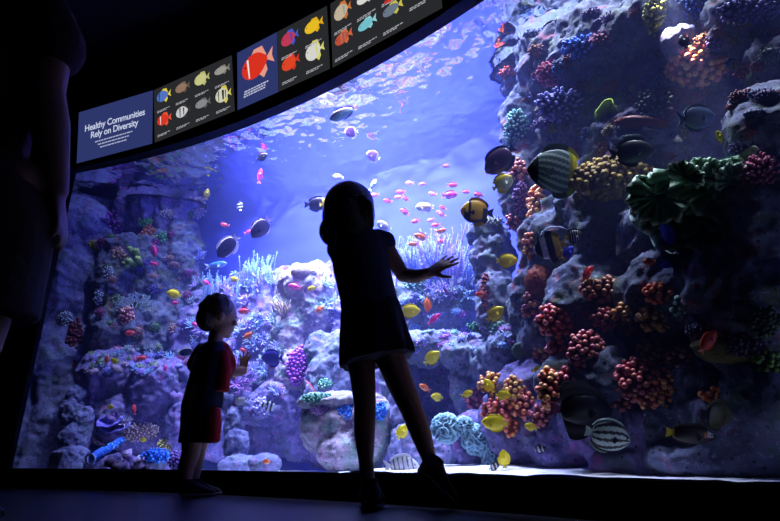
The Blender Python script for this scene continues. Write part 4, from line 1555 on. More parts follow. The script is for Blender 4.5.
class FishKind:
    def __init__(s, H=.5, W=.16, a=.55, b=.6, ped=.045, tail=.2, tspread=.3, fork=.08, dors=(.22, .95, .09, .06), anal=(.5, .95, .09, .06), col=None, fin=None, tailc=None, asym=0.0, nu=26, nv=18, pect=(.33, -.1, .13), pelv=True, streamer=None):
        a = a * 1.35
        s.__dict__.update(locals())
        s.meshes = None

    def h(s, u):
        a, b = s.a, s.b
        um = a / (a + b)
        nrm = um ** a * (1 - um) ** b
        return s.H / 2 * (max(0, u) ** a * max(0, 1 - u) ** b) / nrm * (1 - 2 * s.ped / s.H * u) + s.ped * min(1, u * 4)

    def top(s, u):
        return s.h(u) * (1 + s.asym)

    def bot(s, u):
        return -s.h(u) * (1 - s.asym)

    def x(s, u):
        return .5 - u * (1 - s.tail)

    def build(s):
        if s.meshes:
            return s.meshes
        m = MB()
        nu, nv = s.nu, s.nv
        for i in range(nu + 1):
            u = (i / nu) ** 1.25
            u = min(max(u, .0), 1)
            hw = s.W / 2 * (max(0.0, u) ** .6 * max(0, 1 - u) ** .7) / .43 + .012 * u + .002
            zc, hh = (s.top(u) + s.bot(u)) / 2, (s.top(u) - s.bot(u)) / 2 + .001
            for j in range(nv):
                a = 2 * PI * j / nv
                m.v.append(Vector((s.x(u), math.cos(a) * abs(math.cos(a)) ** .15 * hw, zc + math.sin(a) * hh)))
                m.c.append(rgb(*s.col(u, math.sin(a))))
        for i in range(nu):
            for j in range(nv):
                p, q = i * nv + j, i * nv + (j + 1) % nv
                m.f.append((p, q, q + nv, p + nv))
        m.f.append(tuple(reversed(range(nv))))
        m.f.append(tuple(range(nu * nv, nu * nv + nv)))
        out = [('body', m.mesh('body', fish_m))]
        fc = s.fin or (lambda u, t: s.col(u, .9))

        def fin(u0, u1, h, sweep, shape, edge, sg, name, n=16, peak=None):
            g, cs = [], []
            for i in range(n + 1):
                t = i / n
                u = u0 + (u1 - u0) * t
                e = edge(u)
                k = (math.sin(PI * min(1, t ** (peak or .6)))) ** .55 * .85 + .15 if shape is None else .15 + .85 * t ** .7
                base = Vector((s.x(u), 0, e * .93))
                tip = Vector((s.x(u) - sweep * (.4 + .9 * t), 0, e + sg * h * k))
                g.append([base, base.lerp(tip, .5), tip])
                cs.append([rgb(*fc(u, r)) for r in (0, .5, 1)])
            f = MB()
            f.sheet(g, cs, .008)
            out.append((name, f.mesh(name, fin_m)))
        if s.dors:
            fin(*(list(s.dors) + [None])[:5], s.top, 1, 'dorsal_fin')
        if s.anal:
            fin(*(list(s.anal) + [None])[:5], s.bot, -1, 'anal_fin')
        tc = s.tailc or s.col(1, 0)
        g, cs = [], []
        n = 10
        for i in range(n + 1):
            t = i / n * 2 - 1
            x0 = s.x(1) + .01
            base = Vector((x0, 0, t * s.ped * .9))
            tip = Vector((s.x(1) - s.tail * (1 - s.fork / max(.01, s.tail) * (1 - abs(t)) * 1.0), 0, t * s.tspread / 2))
            g.append([base, base.lerp(tip, .5) + Vector((0, 0, t * .015)), tip])
            cs.append([rgb(*tc)] * 3)
        f = MB()
        f.sheet(g, cs, .010)
        out.append(('tail_fin', f.mesh('tail_fin', fin_m)))
        u, v, L = s.pect
        yb = s.W / 2 * (u ** .6 * (1 - u) ** .7) / .43 * .97
        for sg in (1, -1):
            base = Vector((s.x(u), sg * yb, v * s.H / 2))
            g, cs = [], []
            for i in range(7):
                a = -.7 + 1.3 * i / 6
                tip = base + Vector((-math.cos(a) * L, sg * L * .35, math.sin(a) * L))
                g.append([base + Vector((0, 0, (i - 3) * .004)), base.lerp(tip, .5), tip])
                cs.append([rgb(*s.col(u, v))] * 3)
            f = MB()
            f.sheet(g, cs, .006)
            out.append(('pectoral_fin', f.mesh('pectoral_fin', fin_m)))
        ue = .13
        for sg in (1, -1):
            hw = s.W / 2 * (ue ** .6 * (1 - ue) ** .7) / .43
            f = MB()
            r = .020 if s.H < .4 else .024
            f.ball((s.x(ue), sg * hw * .9, s.h(ue) * .3), r, r * .7, r, (0, 0, 0), 10, 8)
            out.append(('eye', f.mesh('eye', eye_m)))
        if s.streamer:
            f = MB()
            pts = [Vector((s.x(.38), 0, s.top(.38) * .9)), Vector((s.x(.5), 0, s.top(.4) + .16)), Vector((s.x(.8), 0, s.top(.4) + .24)), Vector((s.x(1.15), 0, s.top(.4) + .18)), Vector((s.x(1.4), 0, s.top(.4) + .02))]
            f.tube(pts, [.045, .035, .026, .018, .008], [rgb(*s.streamer)] * 5, 6)
            out.append(('streamer_fin', f.mesh('streamer_fin', fin_m)))
        s.meshes = out
        return out


def const(*c):
    return lambda u, v: c


def anth(c1, c2, c3=None):
    return lambda u, v: c1 if v > -.25 else c2


YELLOW = (255, 232, 16)
K = {}
K['tang'] = FishKind(.52, .15, .6, .55, .04, .17, .26, .05, (.2, .95, .07, .05), (.42, .95, .07, .05), lambda u, v: YELLOW if u > .05 else (240, 214, 60), lambda u, t: (255, 228, 20), (255, 236, 50))
K['yellow_slim'] = FishKind(.42, .14, .55, .6, .04, .2, .3, .06, (.25, .9, .06, .05), (.5, .9, .06, .05), const(252, 228, 30), None, (255, 232, 60))
K['anthias_orange'] = FishKind(.34, .15, .5, .7, .04, .24, .34, .14, (.22, .9, .07, .05), (.55, .88, .06, .06), anth((250, 120, 50), (250, 164, 96)), lambda u, t: (250, 150, 80), (250, 150, 90), nu=14, nv=10)
K['anthias_red'] = FishKind(.36, .15, .5, .7, .04, .24, .34, .14, (.22, .9, .08, .05), (.55, .88, .06, .06), anth((240, 74, 84), (250, 130, 110)), lambda u, t: (246, 110, 120), (246, 120, 120), nu=14, nv=10)
K['anthias_pink'] = FishKind(.34, .15, .5, .7, .04, .26, .36, .15, (.22, .9, .08, .05), (.55, .88, .06, .06), anth((244, 70, 156), (250, 130, 170)), lambda u, t: (250, 120, 170), (250, 130, 150), nu=14, nv=10)
K['anthias_peach'] = FishKind(.36, .15, .5, .7, .04, .24, .34, .14, (.22, .9, .08, .05), (.55, .88, .06, .06), anth((250, 136, 100), (250, 176, 150)), lambda u, t: (250, 170, 140), (250, 170, 150), nu=14, nv=10)
K['magenta'] = FishKind(.26, .13, .5, .6, .035, .2, .22, .08, (.25, .92, .045, .03), (.55, .9, .04, .03), anth((214, 40, 120), (226, 70, 140)), lambda u, t: (220, 50, 130), (230, 90, 120))
K['redfish'] = FishKind(.34, .15, .5, .65, .04, .2, .26, .08, (.22, .92, .06, .03), (.55, .9, .05, .03), anth((226, 50, 56), (236, 90, 80)), lambda u, t: (230, 60, 60), (236, 150, 130))
K['orangered'] = FishKind(.38, .15, .5, .6, .04, .18, .24, .06, (.2, .92, .07, .03), (.5, .9, .06, .03), lambda u, v: (226, 76, 40) if abs(v) > .3 or u < .3 else (180, 50, 110), lambda u, t: (232, 80, 40), (226, 130, 110))


def c_butterfly(u, v):                       # the big grey one with a yellow rear
    if u > .87:
        return (216, 206, 30)
    if u > .80:
        return (150, 160, 40)
    if u < .2 and .07 < u:
        return (26, 28, 34)
    if u < .07:
        return (70, 76, 90)
    s = (v * .33 * 1.0 + u * .22) * 58
    return (170, 190, 180) if math.sin(s) > .35 else (76, 98, 98)


K['butterfly_big'] = FishKind(.66, .14, .5, .36, .05, .15, .22, .02, (.25, .98, .10, .03), (.48, .98, .10, .03), c_butterfly, lambda u, t: (196, 196, 40) if u > .78 else (70, 88, 80), (216, 206, 20), nu=120, nv=100)


def c_yellowblack(u, v):                     # angelfish: yellow face, dark stripe, olive body, black rear
    if u < .12:
        return (246, 176, 20)
    if u < .27:
        return (240, 190, 40) if v > -.2 + (.27 - u) * 2 else (22, 20, 30)
    if u < .36:
        return (20, 18, 28)
    if u < .78:
        if v < -.7:
            return (24, 20, 30)
        return (214, 164, 40)
    return (206, 150, 40) if v > .45 and u < .92 else (26, 22, 34)


K['angel_yb'] = FishKind(.62, .17, .48, .48, .06, .17, .28, .03, (.25, .97, .10, .04), (.5, .97, .10, .04), c_yellowblack, lambda u, t: (226, 170, 30) if u < .85 else (30, 24, 40), (50, 40, 70), nu=44, nv=30)


def c_purple(u, v):
    if u < .07:
        return (206, 76, 30)
    return (66, 34, 70) if v > -.6 else (50, 28, 64)


K['purple_big'] = FishKind(.56, .17, .5, .5, .05, .16, .26, .03, (.2, .97, .08, .04), (.45, .97, .08, .04), c_purple, lambda u, t: (50, 28, 60) if t < .9 else (130, 140, 210), (80, 60, 120), nu=40)


def c_whiteyellow(u, v):
    if u < .08:
        return (60, 60, 50)
    if u > .8 or v > .55:
        return (236, 214, 40)
    return (222, 226, 190) if u < .6 else (226, 220, 110)


K['butterfly_yw'] = FishKind(.62, .13, .55, .45, .05, .15, .2, .02, (.25, .97, .09, .04), (.5, .97, .09, .04), c_whiteyellow, lambda u, t: (236, 214, 50), (240, 214, 40), nu=40)
K['darkyellow'] = FishKind(.46, .16, .55, .5, .05, .18, .26, .04, (.2, .95, .06, .04), (.5, .95, .06, .04), lambda u, v: (246, 206, 30) if u < .34 and u > .05 else ((40, 30, 50) if u > .3 else (220, 180, 40)), lambda u, t: (40, 30, 54), (50, 40, 80), nu=36)


def c_outl(u, v):
    return (210, 200, 226) if abs(v) > .86 and u > .2 else (26, 18, 56)


K['outlined'] = FishKind(.5, .14, .55, .5, .045, .18, .3, .06, (.2, .97, .06, .04), (.45, .97, .06, .04), c_outl, lambda u, t: (226, 220, 240) if t > .4 else (36, 28, 70), (230, 226, 246), nu=30, nv=40)
K['dark_oval'] = FishKind(.5, .16, .5, .5, .045, .2, .28, .06, (.2, .97, .06, .04), (.45, .97, .06, .04), lambda u, v: (30, 18, 50) if v < .85 else (200, 180, 220), lambda u, t: (36, 22, 60) if t < .8 else (210, 190, 230), (216, 190, 226), nu=30, nv=32)
K['purple_tang'] = FishKind(.58, .15, .6, .5, .045, .18, .28, .04, (.2, .97, .08, .04), (.45, .97, .08, .04), const(44, 30, 130), lambda u, t: (50, 34, 150), (60, 50, 170))
K['blue_long'] = FishKind(.24, .12, .5, .6, .03, .2, .24, .1, (.25, .95, .04, .03), (.5, .95, .04, .03), lambda u, v: (60, 120, 240) if v > .1 else (150, 200, 250), None, (190, 210, 250))
K['bluetang'] = FishKind(.44, .13, .5, .55, .04, .18, .26, .05, (.2, .97, .06, .03), (.5, .97, .06, .03), lambda u, v: (70, 84, 255) if v < .7 else (44, 44, 190), lambda u, t: (50, 50, 210), (220, 196, 30))
K['blue_small'] = FishKind(.34, .13, .5, .6, .04, .2, .24, .06, (.2, .97, .05, .03), (.5, .97, .05, .03), const(76, 80, 255), None, (70, 70, 240), nu=16, nv=10)


def c_bwvert(u, v):
    return (20, 20, 30) if (.1 < u < .22) or (.38 < u < .54) or (.68 < u < .84) else (226, 230, 244)


K['bw_bars'] = FishKind(.5, .15, .55, .5, .05, .18, .26, .03, (.2, .97, .08, .03), (.5, .97, .08, .03), c_bwvert, lambda u, t: c_bwvert(u, 0), (226, 230, 244), nu=40)


def c_bwdamsel(u, v):
    return (16, 16, 22) if u < .3 or .42 < u < .66 or u > .86 else (226, 230, 240)


K['bw_small'] = FishKind(.56, .18, .55, .5, .05, .18, .26, .04, (.2, .97, .1, .03), (.5, .97, .1, .03), c_bwdamsel, lambda u, t: (24, 24, 32), (226, 230, 240), nu=30)


def c_hstripes(u, v):
    if u < .04:
        return (40, 50, 50)
    s = (v * 1.0 + u * .5 - .2) * 11.5
    return (206, 226, 216) if math.sin(s) > -.25 else (14, 20, 30)


K['hstripes'] = FishKind(.58, .15, .5, .4, .05, .15, .24, .02, (.2, .98, .08, .03), (.5, .98, .08, .03), c_hstripes, lambda u, t: (190, 214, 200) if t > .5 else (30, 36, 44), (190, 210, 200), nu=60, nv=72)


def c_vbars_dark(u, v):
    return (210, 214, 220) if math.sin(u * 42) > .55 and .2 < u < .9 else ((20, 22, 30) if u < .9 else (206, 196, 50))


K['dark_bars'] = FishKind(.62, .15, .5, .42, .05, .15, .22, .02, (.2, .98, .10, .03), (.5, .98, .10, .03), c_vbars_dark, lambda u, t: (24, 26, 34), (216, 200, 50), nu=60)


def c_banner(u, v):
    if u < .1:
        return (210, 214, 220)
    if u < .3:
        return (18, 18, 30)
    if u < .52:
        return (220, 224, 236)
    if u < .78:
        return (18, 18, 30) if v < .2 else (30, 30, 40)
    return (214, 190, 50)


K['banner'] = FishKind(.72, .14, .55, .42, .05, .15, .24, .02, (.2, .98, .14, .05), (.45, .98, .14, .05), c_banner, lambda u, t: c_banner(u, 0), (220, 196, 60), streamer=(200, 214, 246), nu=50)
K['surgeon_grey'] = FishKind(.44, .14, .55, .5, .035, .2, .34, .1, (.2, .97, .06, .03), (.45, .97, .06, .03), lambda u, v: (84, 108, 136) if v < .8 else (60, 76, 104), lambda u, t: (70, 90, 124), (60, 80, 120), nu=34)
K['dark_shadow'] = FishKind(.5, .15, .55, .5, .04, .2, .3, .08, (.2, .97, .08, .03), (.45, .97, .08, .03), const(24, 22, 30), None, (24, 22, 30))


def c_sail(u, v):
    return (26, 14, 34) if u > .12 else (40, 24, 40)


K['sailfin'] = FishKind(.44, .15, .45, .45, .05, .17, .2, .02, (.12, 1.0, .30, .02, 'ramp'), (.3, 1.0, .34, -.10, 'ramp'), c_sail, lambda u, t: (24, 12, 32), (120, 20, 90), nu=40, nv=28)


def c_olive(u, v):
    if u < .07:
        return (206, 206, 216)
    if u > .9:
        return (24, 22, 26)
    return (84, 84, 50) if u > .4 else (112, 112, 80)


K['olive_tang'] = FishKind(.56, .14, .7, .5, .04, .18, .26, .03, (.25, .97, .08, .04), (.45, .97, .08, .04), c_olive, lambda u, t: (70, 74, 44), (20, 18, 24), nu=36)


def c_wrasse(u, v):
    if u > .97:
        return (210, 190, 40)
    if .1 < u < .24 and -.1 < v < .75:
        return (222, 216, 224)
    if .24 < u < .3 and -.2 < v < .5:
        return (206, 120, 40)
    return (42, 34, 40) if v > -.5 else (56, 40, 36)


K['white_mark_wrasse'] = FishKind(.32, .14, .5, .45, .05, .13, .2, .02, (.2, .97, .06, .03), (.4, .97, .06, .03), c_wrasse, lambda u, t: (50, 40, 40), (216, 196, 40), nu=50, nv=30)


def c_unicorn(u, v):
    return (70, 56, 66) if v > .1 else (150, 196, 190)


K['longnose'] = FishKind(.32, .14, .5, .8, .03, .2, .16, .03, (.25, .95, .04, .03), (.5, .95, .04, .03), c_unicorn, lambda u, t: (70, 56, 60), (236, 190, 190), nu=30)


def c_puffer(u, v):
    if .3 < u < .46 and .45 < v:
        return (30, 30, 30)
    return (204, 196, 140) if v > -.2 else (206, 204, 190)


K['puffer'] = FishKind(.44, .26, .5, .6, .05, .16, .2, .02, (.7, .95, .07, .04), (.7, .95, .07, .04), c_puffer, None, (230, 220, 160), nu=30)
K['white'] = FishKind(.46, .16, .5, .55, .05, .18, .26, .05, (.2, .97, .06, .03), (.5, .97, .06, .03), lambda u, v: (190, 190, 196) if v < .5 or u > .5 else (150, 140, 110), None, (196, 196, 206))


def c_whiteblack(u, v):
    return (24, 24, 34) if any(abs(u - q - .05 * v) < .022 for q in (.2, .36, .52, .68, .84)) else (236, 236, 246)


K['white_bars'] = FishKind(.5, .15, .5, .5, .05, .2, .34, .08, (.2, .97, .08, .04), (.5, .97, .08, .04), c_whiteblack, lambda u, t: (230, 230, 244), (236, 236, 246), nu=70)
K['butterfly_small'] = FishKind(.7, .14, .55, .42, .05, .15, .22, .02, (.2, .98, .08, .03), (.5, .98, .08, .03), lambda u, v: (220, 210, 230) if u < .15 or u > .85 or abs(v) > .88 else (110, 60, 120), lambda u, t: (224, 216, 236), (230, 224, 240), nu=30)
K['goby'] = FishKind(.16, .1, .5, .5, .03, .16, .16, .02, (.3, .95, .03, .02), (.5, .95, .03, .02), lambda u, v: (240, 130, 150) if v > 0 else (250, 230, 236), None, (240, 110, 110), nu=20, nv=10)
K['pale_blue'] = FishKind(.34, .12, .5, .6, .04, .2, .26, .06, (.2, .97, .05, .03), (.5, .97, .05, .03), lambda u, v: (150, 170, 226), None, (170, 190, 240))

NAMES = dict(tang='yellow_tang', yellow_slim='yellow_damselfish', anthias_orange='anthias', anthias_red='anthias', anthias_pink='anthias', anthias_peach='anthias', magenta='fairy_basslet', redfish='hawkfish', orangered='anthias', butterfly_big='butterflyfish', angel_yb='angelfish',
             purple_big='damselfish', butterfly_yw='butterflyfish', darkyellow='angelfish', outlined='surgeonfish', dark_oval='surgeonfish', purple_tang='purple_tang', blue_long='wrasse', bluetang='blue_tang', blue_small='damselfish', bw_bars='butterflyfish', bw_small='damselfish', hstripes='striped_fish',
             dark_bars='butterflyfish', banner='bannerfish', surgeon_grey='surgeonfish', dark_shadow='triggerfish', sailfin='sailfin_tang', olive_tang='tang', white_mark_wrasse='wrasse', longnose='unicornfish', puffer='pufferfish', white='rabbitfish', white_bars='butterflyfish', butterfly_small='butterflyfish', goby='goby', pale_blue='damselfish')


def swim(kind, px, py, L, ang, t, label, group=None, yaw=0.0):
    """L: length in the photograph; ang: heading, 0 = right, 90 = up"""
    t = max(t, .075)
    p, s = rc(px, py, t)
    while p.z > WZ - .075 and t > .03:         # every fish swims below the surface
        t -= .01
        p, s = rc(px, py, t)
    sz = L * s / F
    a = math.radians(ang)
    rr = random.Random(int(px * 31 + py * 7))
    d = CRT * math.cos(a) + CUP * math.sin(a) + CFW * (yaw or rr.uniform(-.3, .3))
    d.normalize()
    upv = CUP if abs(math.sin(a)) < .85 else (CUP * .3 + CRT * (-1 if math.sin(a) > 0 else 1) * (1 if math.cos(a) >= 0 else -1))
    z = (upv - d * upv.dot(d)).normalized()
    y = z.cross(d)
    M = Matrix((d, y, z)).transposed()
    root = empty(NAMES[kind], p)
    root.rotation_euler = M.to_euler()
    root.scale = (sz, sz, sz)
    tag(root, label, 'fish', group)
    for nm, me in K[kind].build():
        link_mesh(nm, me, root)
    return root


FISH = [
    ('tang', 410, 311, 22, 0, .22, 'yellow tang facing right just under the girl\'s elbow'),
    ('tang', 495, 314, 22, 42, .2, 'yellow tang tilted upward right beside the grey stone stack'),
    ('tang', 507, 260.5, 22, 0, .2, 'yellow tang swimming right at the foot of the angelfish\'s stone stack'),
    ('tang', 432, 358, 20, 40, .22, 'yellow tang tilted upward over the cavity of the arched rock'),
    ('tang', 495, 423, 27, 176, .1, 'largest yellow tang, facing left in front of the red polyp cluster'),
    ('tang', 402, 432, 17, 60, .16, 'yellow tang tilted upward between the girl\'s legs and shoe'),
    ('tang', 504, 459, 19, 96, .08, 'yellow tang pointing straight up just above the white sand'),
    ('yellow_slim', 538, 370, 14, 10, .12, 'small yellow fish in front of the orange polyp column'),
    ('yellow_slim', 467, 394, 13, 20, .16, 'small yellow fish at the left end of the red polyp cluster'),
    ('yellow_slim', 531, 427, 15, 160, .08, 'slim yellow fish right of the largest yellow tang'),
    ('tang', 437, 397, 13, 170, .3, 'dull small yellow tang in the shade right of the girl\'s calf'),
    ('tang', 489, 386, 16, 120, .14, 'olive yellow tang pointing upward on the brown polyp cap'),
    ('tang', 503, 395, 16, 0, .12, 'pale yellow tang right of the olive yellow one on the polyps'),
    ('yellow_slim', 207, 194, 11, 80, .5, 'small yellow fish upright beside the purple drapery'),
    ('tang', 174, 294, 15, 165, .35, 'yellow orange fish just left of the boy\'s hair'),
    ('yellow_slim', 269.5, 361, 9, 180, .3, 'little yellow fish right in front of the boy\'s hand', ),
    ('yellow_slim', 235, 279, 10, 170, .5, 'faint yellow fish above the boy\'s head among the whips'),
    ('yellow_slim', 115, 361, 10, 160, .2, 'dull yellow fish on the left ledge beside a red one'),
    ('yellow_slim', 110, 407, 9, 10, .2, 'tiny yellow fish low in front of the left ledge'),
    ('yellow_slim', 143, 440, 8, 0, .2, 'tiny yellow fish over the beige stubby coral mound'),
    ('yellow_slim', 312, 288, 10, 200, .35, 'round little yellow fish in front of the dome rock'),
    ('yellow_slim', 720, 137, 14, 112, .08, 'thin bright yellow fish slanting below the grey surgeonfish'),
    ('longnose', 344, 113, 32, 203, .3, 'brown backed fish with pale belly highest in the open water'),
    ('butterfly_small', 351, 132, 15, 190, .35, 'small round purple butterflyfish with pale rim below the highest fish'),
    ('butterfly_small', 373, 156, 15, 160, .75, 'faint lavender round fish near the water surface above the girl\'s head'),
    ('magenta', 260, 176, 16, 84, .4, 'pink upright fish in the open blue water at the left'),
    ('dark_shadow', 262, 157, 13, 25, .5, 'thin dark fish high at the left just under the lit panels'),
    ('bw_small', 240, 206, 10, 100, .5, 'tiny upright black and white fish in the open blue water'),
    ('dark_oval', 261, 227, 28, 232, .3, 'dark purple oval fish nose down above the boy'),
    ('anthias_pink', 248, 232, 9, 20, .4, 'pink fish touching the dark purple oval one'),
    ('darkyellow', 317, 204, 26, 3, .3, 'dark fish with a bright yellow head left of the girl\'s hair'),
    ('outlined', 228, 246, 30, 230, .3, 'dark surgeonfish with white outline above the boy\'s head'),
    ('blue_long', 216, 265, 24, 8, .4, 'bright blue long fish just above the boy\'s hair'),
    ('anthias_red', 225, 225, 10, 170, .5, 'red fish left of the dark purple oval one'),
    ('anthias_pink', 176, 303, 10, 190, .4, 'hot pink fish below the yellow orange fish near the boy'),
    ('anthias_pink', 207, 283, 10, 150, .4, 'hot pink fish just above the top of the boy\'s hair'),
    ('anthias_orange', 200, 316, 8, 170, .4, 'orange fish half hidden at the back of the boy\'s head'),
    ('anthias_pink', 196, 325, 11, 160, .4, 'pink red fish behind the boy\'s neck'),
    ('anthias_pink', 154, 249, 16, 275, .3, 'long pink fish diving along the left hollow rock'),
    ('anthias_pink', 155, 264, 11, 180, .3, 'pink and white fish below the diving pink one'),
    ('anthias_red', 245, 311, 14, 185, .3, 'pink red fish level with the boy\'s face'),
    ('anthias_orange', 249, 335, 14, 212, .3, 'orange fish slanting down above the boy\'s raised hand'),
    ('anthias_red', 244, 351, 10, 150, .3, 'coral red fish right behind the boy\'s fingers'),
    ('purple_tang', 272, 358, 24, 180, .3, 'dark violet tang right of the boy\'s hand'),
    ('anthias_pink', 296, 287, 17, 170, .4, 'pink fish with a yellow tail in front of the dome rock'),
    ('anthias_orange', 319, 310, 13, 30, .4, 'orange fish tilted upward left of the girl\'s waist'),
    ('white', 281, 339, 11, 110, .4, 'pale blue white upright fish in the middle of the far slope'),
    ('goby', 310, 386, 16, 130, .3, 'thin pink and white goby slanting beside the purple coral panel'),
    ('outlined', 187, 352, 17, 190, .25, 'white outlined dark fish behind the boy\'s back'),
    ('anthias_red', 143, 358, 12, 190, .3, 'pink red fish on the right part of the left ledge'),
    ('anthias_red', 131, 333, 12, 185, .3, 'scarlet fish under the pale scalloped sea fan'),
    ('anthias_pink', 165, 369, 9, 100, .3, 'pink upright fish left of the boy\'s back'),
    ('anthias_red', 107, 360, 10, 80, .2, 'red fish beside the dull yellow one on the left ledge'),
    ('anthias_red', 94, 383, 9, 180, .2, 'small salmon red fish in front of the left ledge'),
    ('anthias_red', 134, 410, 11, 100, .2, 'little red and orange upright fish over the violet plate coral'),
    ('white', 241, 401, 15, 200, .15, 'white fish with dark spots beside the slim rock pillar'),
    ('bw_bars', 269, 406, 17, 165, .2, 'upright barred black and white fish right of the boy'),
    ('white', 262, 411, 12, 170, .3, 'pale pink white fish just left of the barred one'),
    ('anthias_orange', 265, 462, 11, 10, .03, 'orange fish at the small round rock on the tank floor'),
    ('white_bars', 401, 466, 36, 3, .05, 'white fish with thin black bars just above the sill between the girl\'s shoes'),
    ('puffer', 425, 207, 19, 180, .5, 'white pufferfish with a dark saddle spot in the far water'),
    ('pale_blue', 373, 185, 14, 60, .4, 'pale translucent blue fish right of the girl\'s hair'),
    ('white', 384, 226, 17, 150, .4, 'white fish peeping from behind the girl\'s shoulder'),
    ('white', 338, 177, 12, 170, .6, 'whitish fish at the top of the girl\'s hair'),
    ('angel_yb', 477, 212, 34, 176, .14, 'yellow and black angelfish above the grey stone stack'),
    ('purple_big', 500, 160, 38, 222, .16, 'dark purple fish with an orange mouth at the reef\'s left edge'),
    ('butterfly_yw', 503, 183, 24, 30, .15, 'yellow and white butterflyfish under the dark purple fish'),
    ('butterfly_big', 557, 171, 62, 178, .10, 'large grey butterflyfish with fine stripes and a yellow rear'),
    ('banner', 549, 247, 32, 195, .12, 'black and white bannerfish with a long white streamer fin'),
    ('dark_bars', 574, 236, 18, 10, .12, 'small black fish with white bars right of the bannerfish'),
    ('bluetang', 568, 253, 17, 50, .1, 'small blue tang with a yellow tail under the barred black fish'),
    ('redfish', 587, 274, 21, 48, .1, 'red fish slanting upward left of the brown polyp mound'),
    ('bluetang', 669, 236, 30, 128, .10, 'bright blue tang with a yellow tail in front of the green leafy coral'),
    ('anthias_orange', 650, 262, 17, 180, .1, 'orange fish under the green leafy coral'),
    ('blue_small', 666, 265, 15, 0, .1, 'deep blue fish right of the orange one under the leafy coral'),
    ('magenta', 700, 295, 29, 120, .08, 'slender magenta fish slanting down at the right'),
    ('orangered', 708, 342, 28, 58, .07, 'orange red fish with a violet flank slanting upward at the right'),
    ('surgeon_grey', 696, 118, 48, 8, .12, 'large blue grey surgeonfish below the lamp spot coral'),
    ('dark_shadow', 684, 42, 17, 100, .12, 'dark upright fish in front of the white lamp spot'),
    ('dark_shadow', 631, 152, 44, 5, .10, 'dim dark fish over the mustard brown soft coral'),
    ('olive_tang', 718, 415, 43, -6, .05, 'olive brown tang with a white nose and black tail'),
    ('white_mark_wrasse', 691, 434.5, 48, -4, .05, 'dark wrasse with a white cheek mark and a yellow tail'),
    ('sailfin', 581, 410, 62, -2, .07, 'big near black sailfin tang over the violet rock slope'),
    ('hstripes', 608, 436, 46, -12, .05, 'silver fish with dark lengthwise stripes under the big black sailfin'),
    ('bw_small', 540, 449, 12, 20, .08, 'tiny black and white damselfish above the sand near the striped fish'),
    ('bw_small', 494, 467, 12, 20, .06, 'tiny black and white damselfish low beside the upright yellow tang'),
    ('anthias_orange', 427, 303, 18, 275, .3, 'orange fish diving straight down under the girl\'s forearm'),
    ('magenta', 434, 319, 18, 38, .3, 'deep magenta fish slanting upward in front of the arched rock'),
    ('anthias_red', 481, 294, 13, 190, .2, 'orange red fish on the dark red sponge of the stone stack'),
    ('anthias_orange', 425, 388, 14, 150, .25, 'orange and yellow fish at the edge of the girl\'s right calf'),
    ('anthias_orange', 422, 237, 17, 165, .4, 'orange fish with a yellow tail, largest among the school above the girl\'s arm'),
    ('anthias_orange', 440, 231, 13, 10, .4, 'second largest orange fish of the school above the girl\'s arm'),
    ('anthias_orange', 414, 244, 12, 180, .4, 'orange fish lowest of the school above the girl\'s arm'),
    ('anthias_pink', 449, 195, 18, 5, .5, 'bright pink fish at the right of the school above the girl\'s arm'),
]
for f in FISH:
    swim(*f)
rs2 = random.Random(4)
for (x, y) in [(410, 183), (422, 184), (452, 185), (433, 194), (465, 192), (479, 195), (401, 192), (406, 199), (388, 201), (443, 208), (441, 214), (405, 212), (416, 221), (445, 166), (436, 225), (399, 197), (431, 220), (375, 195), (442, 241)]:
    swim(rs2.choice(['anthias_peach', 'anthias_red', 'anthias_peach']), x, y, rs2.uniform(8, 12), rs2.choice([0, 170, 190, 200, 150, 180]), rs2.uniform(.5, .7), 'small pink anthias in the loose school right of the girl\'s head', 'small pink anthias of the school')

# ================================================================== THE PEOPLE
skin = plain('skin', rgb(140, 102, 86), 0.55, 0.35, 0.06, 60)
skin_shaded = plain('shaded_skin', rgb(120, 84, 66), 0.6, 0.3, 0.06, 60)  # skin colour darkened to put shade on the man's arm and leg
hair_dark = plain('dark_hair', rgb(30, 22, 20), 0.5, 0.4, 0.3, 120, 0.4)
hair_brown = plain('brown_hair', rgb(52, 36, 28), 0.5, 0.4, 0.3, 120, 0.4)
shirt_blue = plain('dark_blue_cotton', rgb(56, 58, 84), 0.85, 0.15, 0.12, 80, 0.2)
skirt_dark = plain('dark_skirt', rgb(36, 36, 44), 0.85, 0.15, 0.2, 60, 0.25)
shoe_dark = plain('dark_canvas', rgb(28, 28, 36), 0.8, 0.2, 0.15, 60)
sole_m = plain('pale_sole', rgb(96, 96, 106), 0.7, 0.3, 0.1, 60)
red_m = plain('red_cotton', rgb(132, 18, 24), 0.85, 0.15, 0.12, 80, 0.2)
dark_cloth = plain('navy_cotton', rgb(24, 24, 44), 0.85, 0.15, 0.15, 70, 0.2)
man_shirt = plain('maroon_shirt', rgb(46, 26, 28), 0.9, 0.1, 0.15, 50, 0.2)
man_shorts = plain('khaki_shorts', rgb(58, 50, 42), 0.9, 0.1, 0.15, 50, 0.2)
eye_white = plain('eye_white', rgb(220, 220, 224), 0.3, 0.5, 0.02)
lip_m = plain('lips', rgb(160, 90, 84), 0.5, 0.4, 0.05)


def part(bm, vox, name, mat, root, smooth=3):
    me = voxel_mesh(bm, vox, smooth)
    rebase(me, root.location)
    me.materials.clear()
    me.materials.append(mat)
    me.polygons.foreach_set('use_smooth', np.ones(len(me.polygons), dtype=bool))
    me.name = name
    return link_mesh(name, me, root)


def chain(bm, pts, seg=14):
    for (p0, r0), (p1, r1) in zip(pts[:-1], pts[1:]):
        capsule(bm, p0, r0, p1, r1, seg, 5)


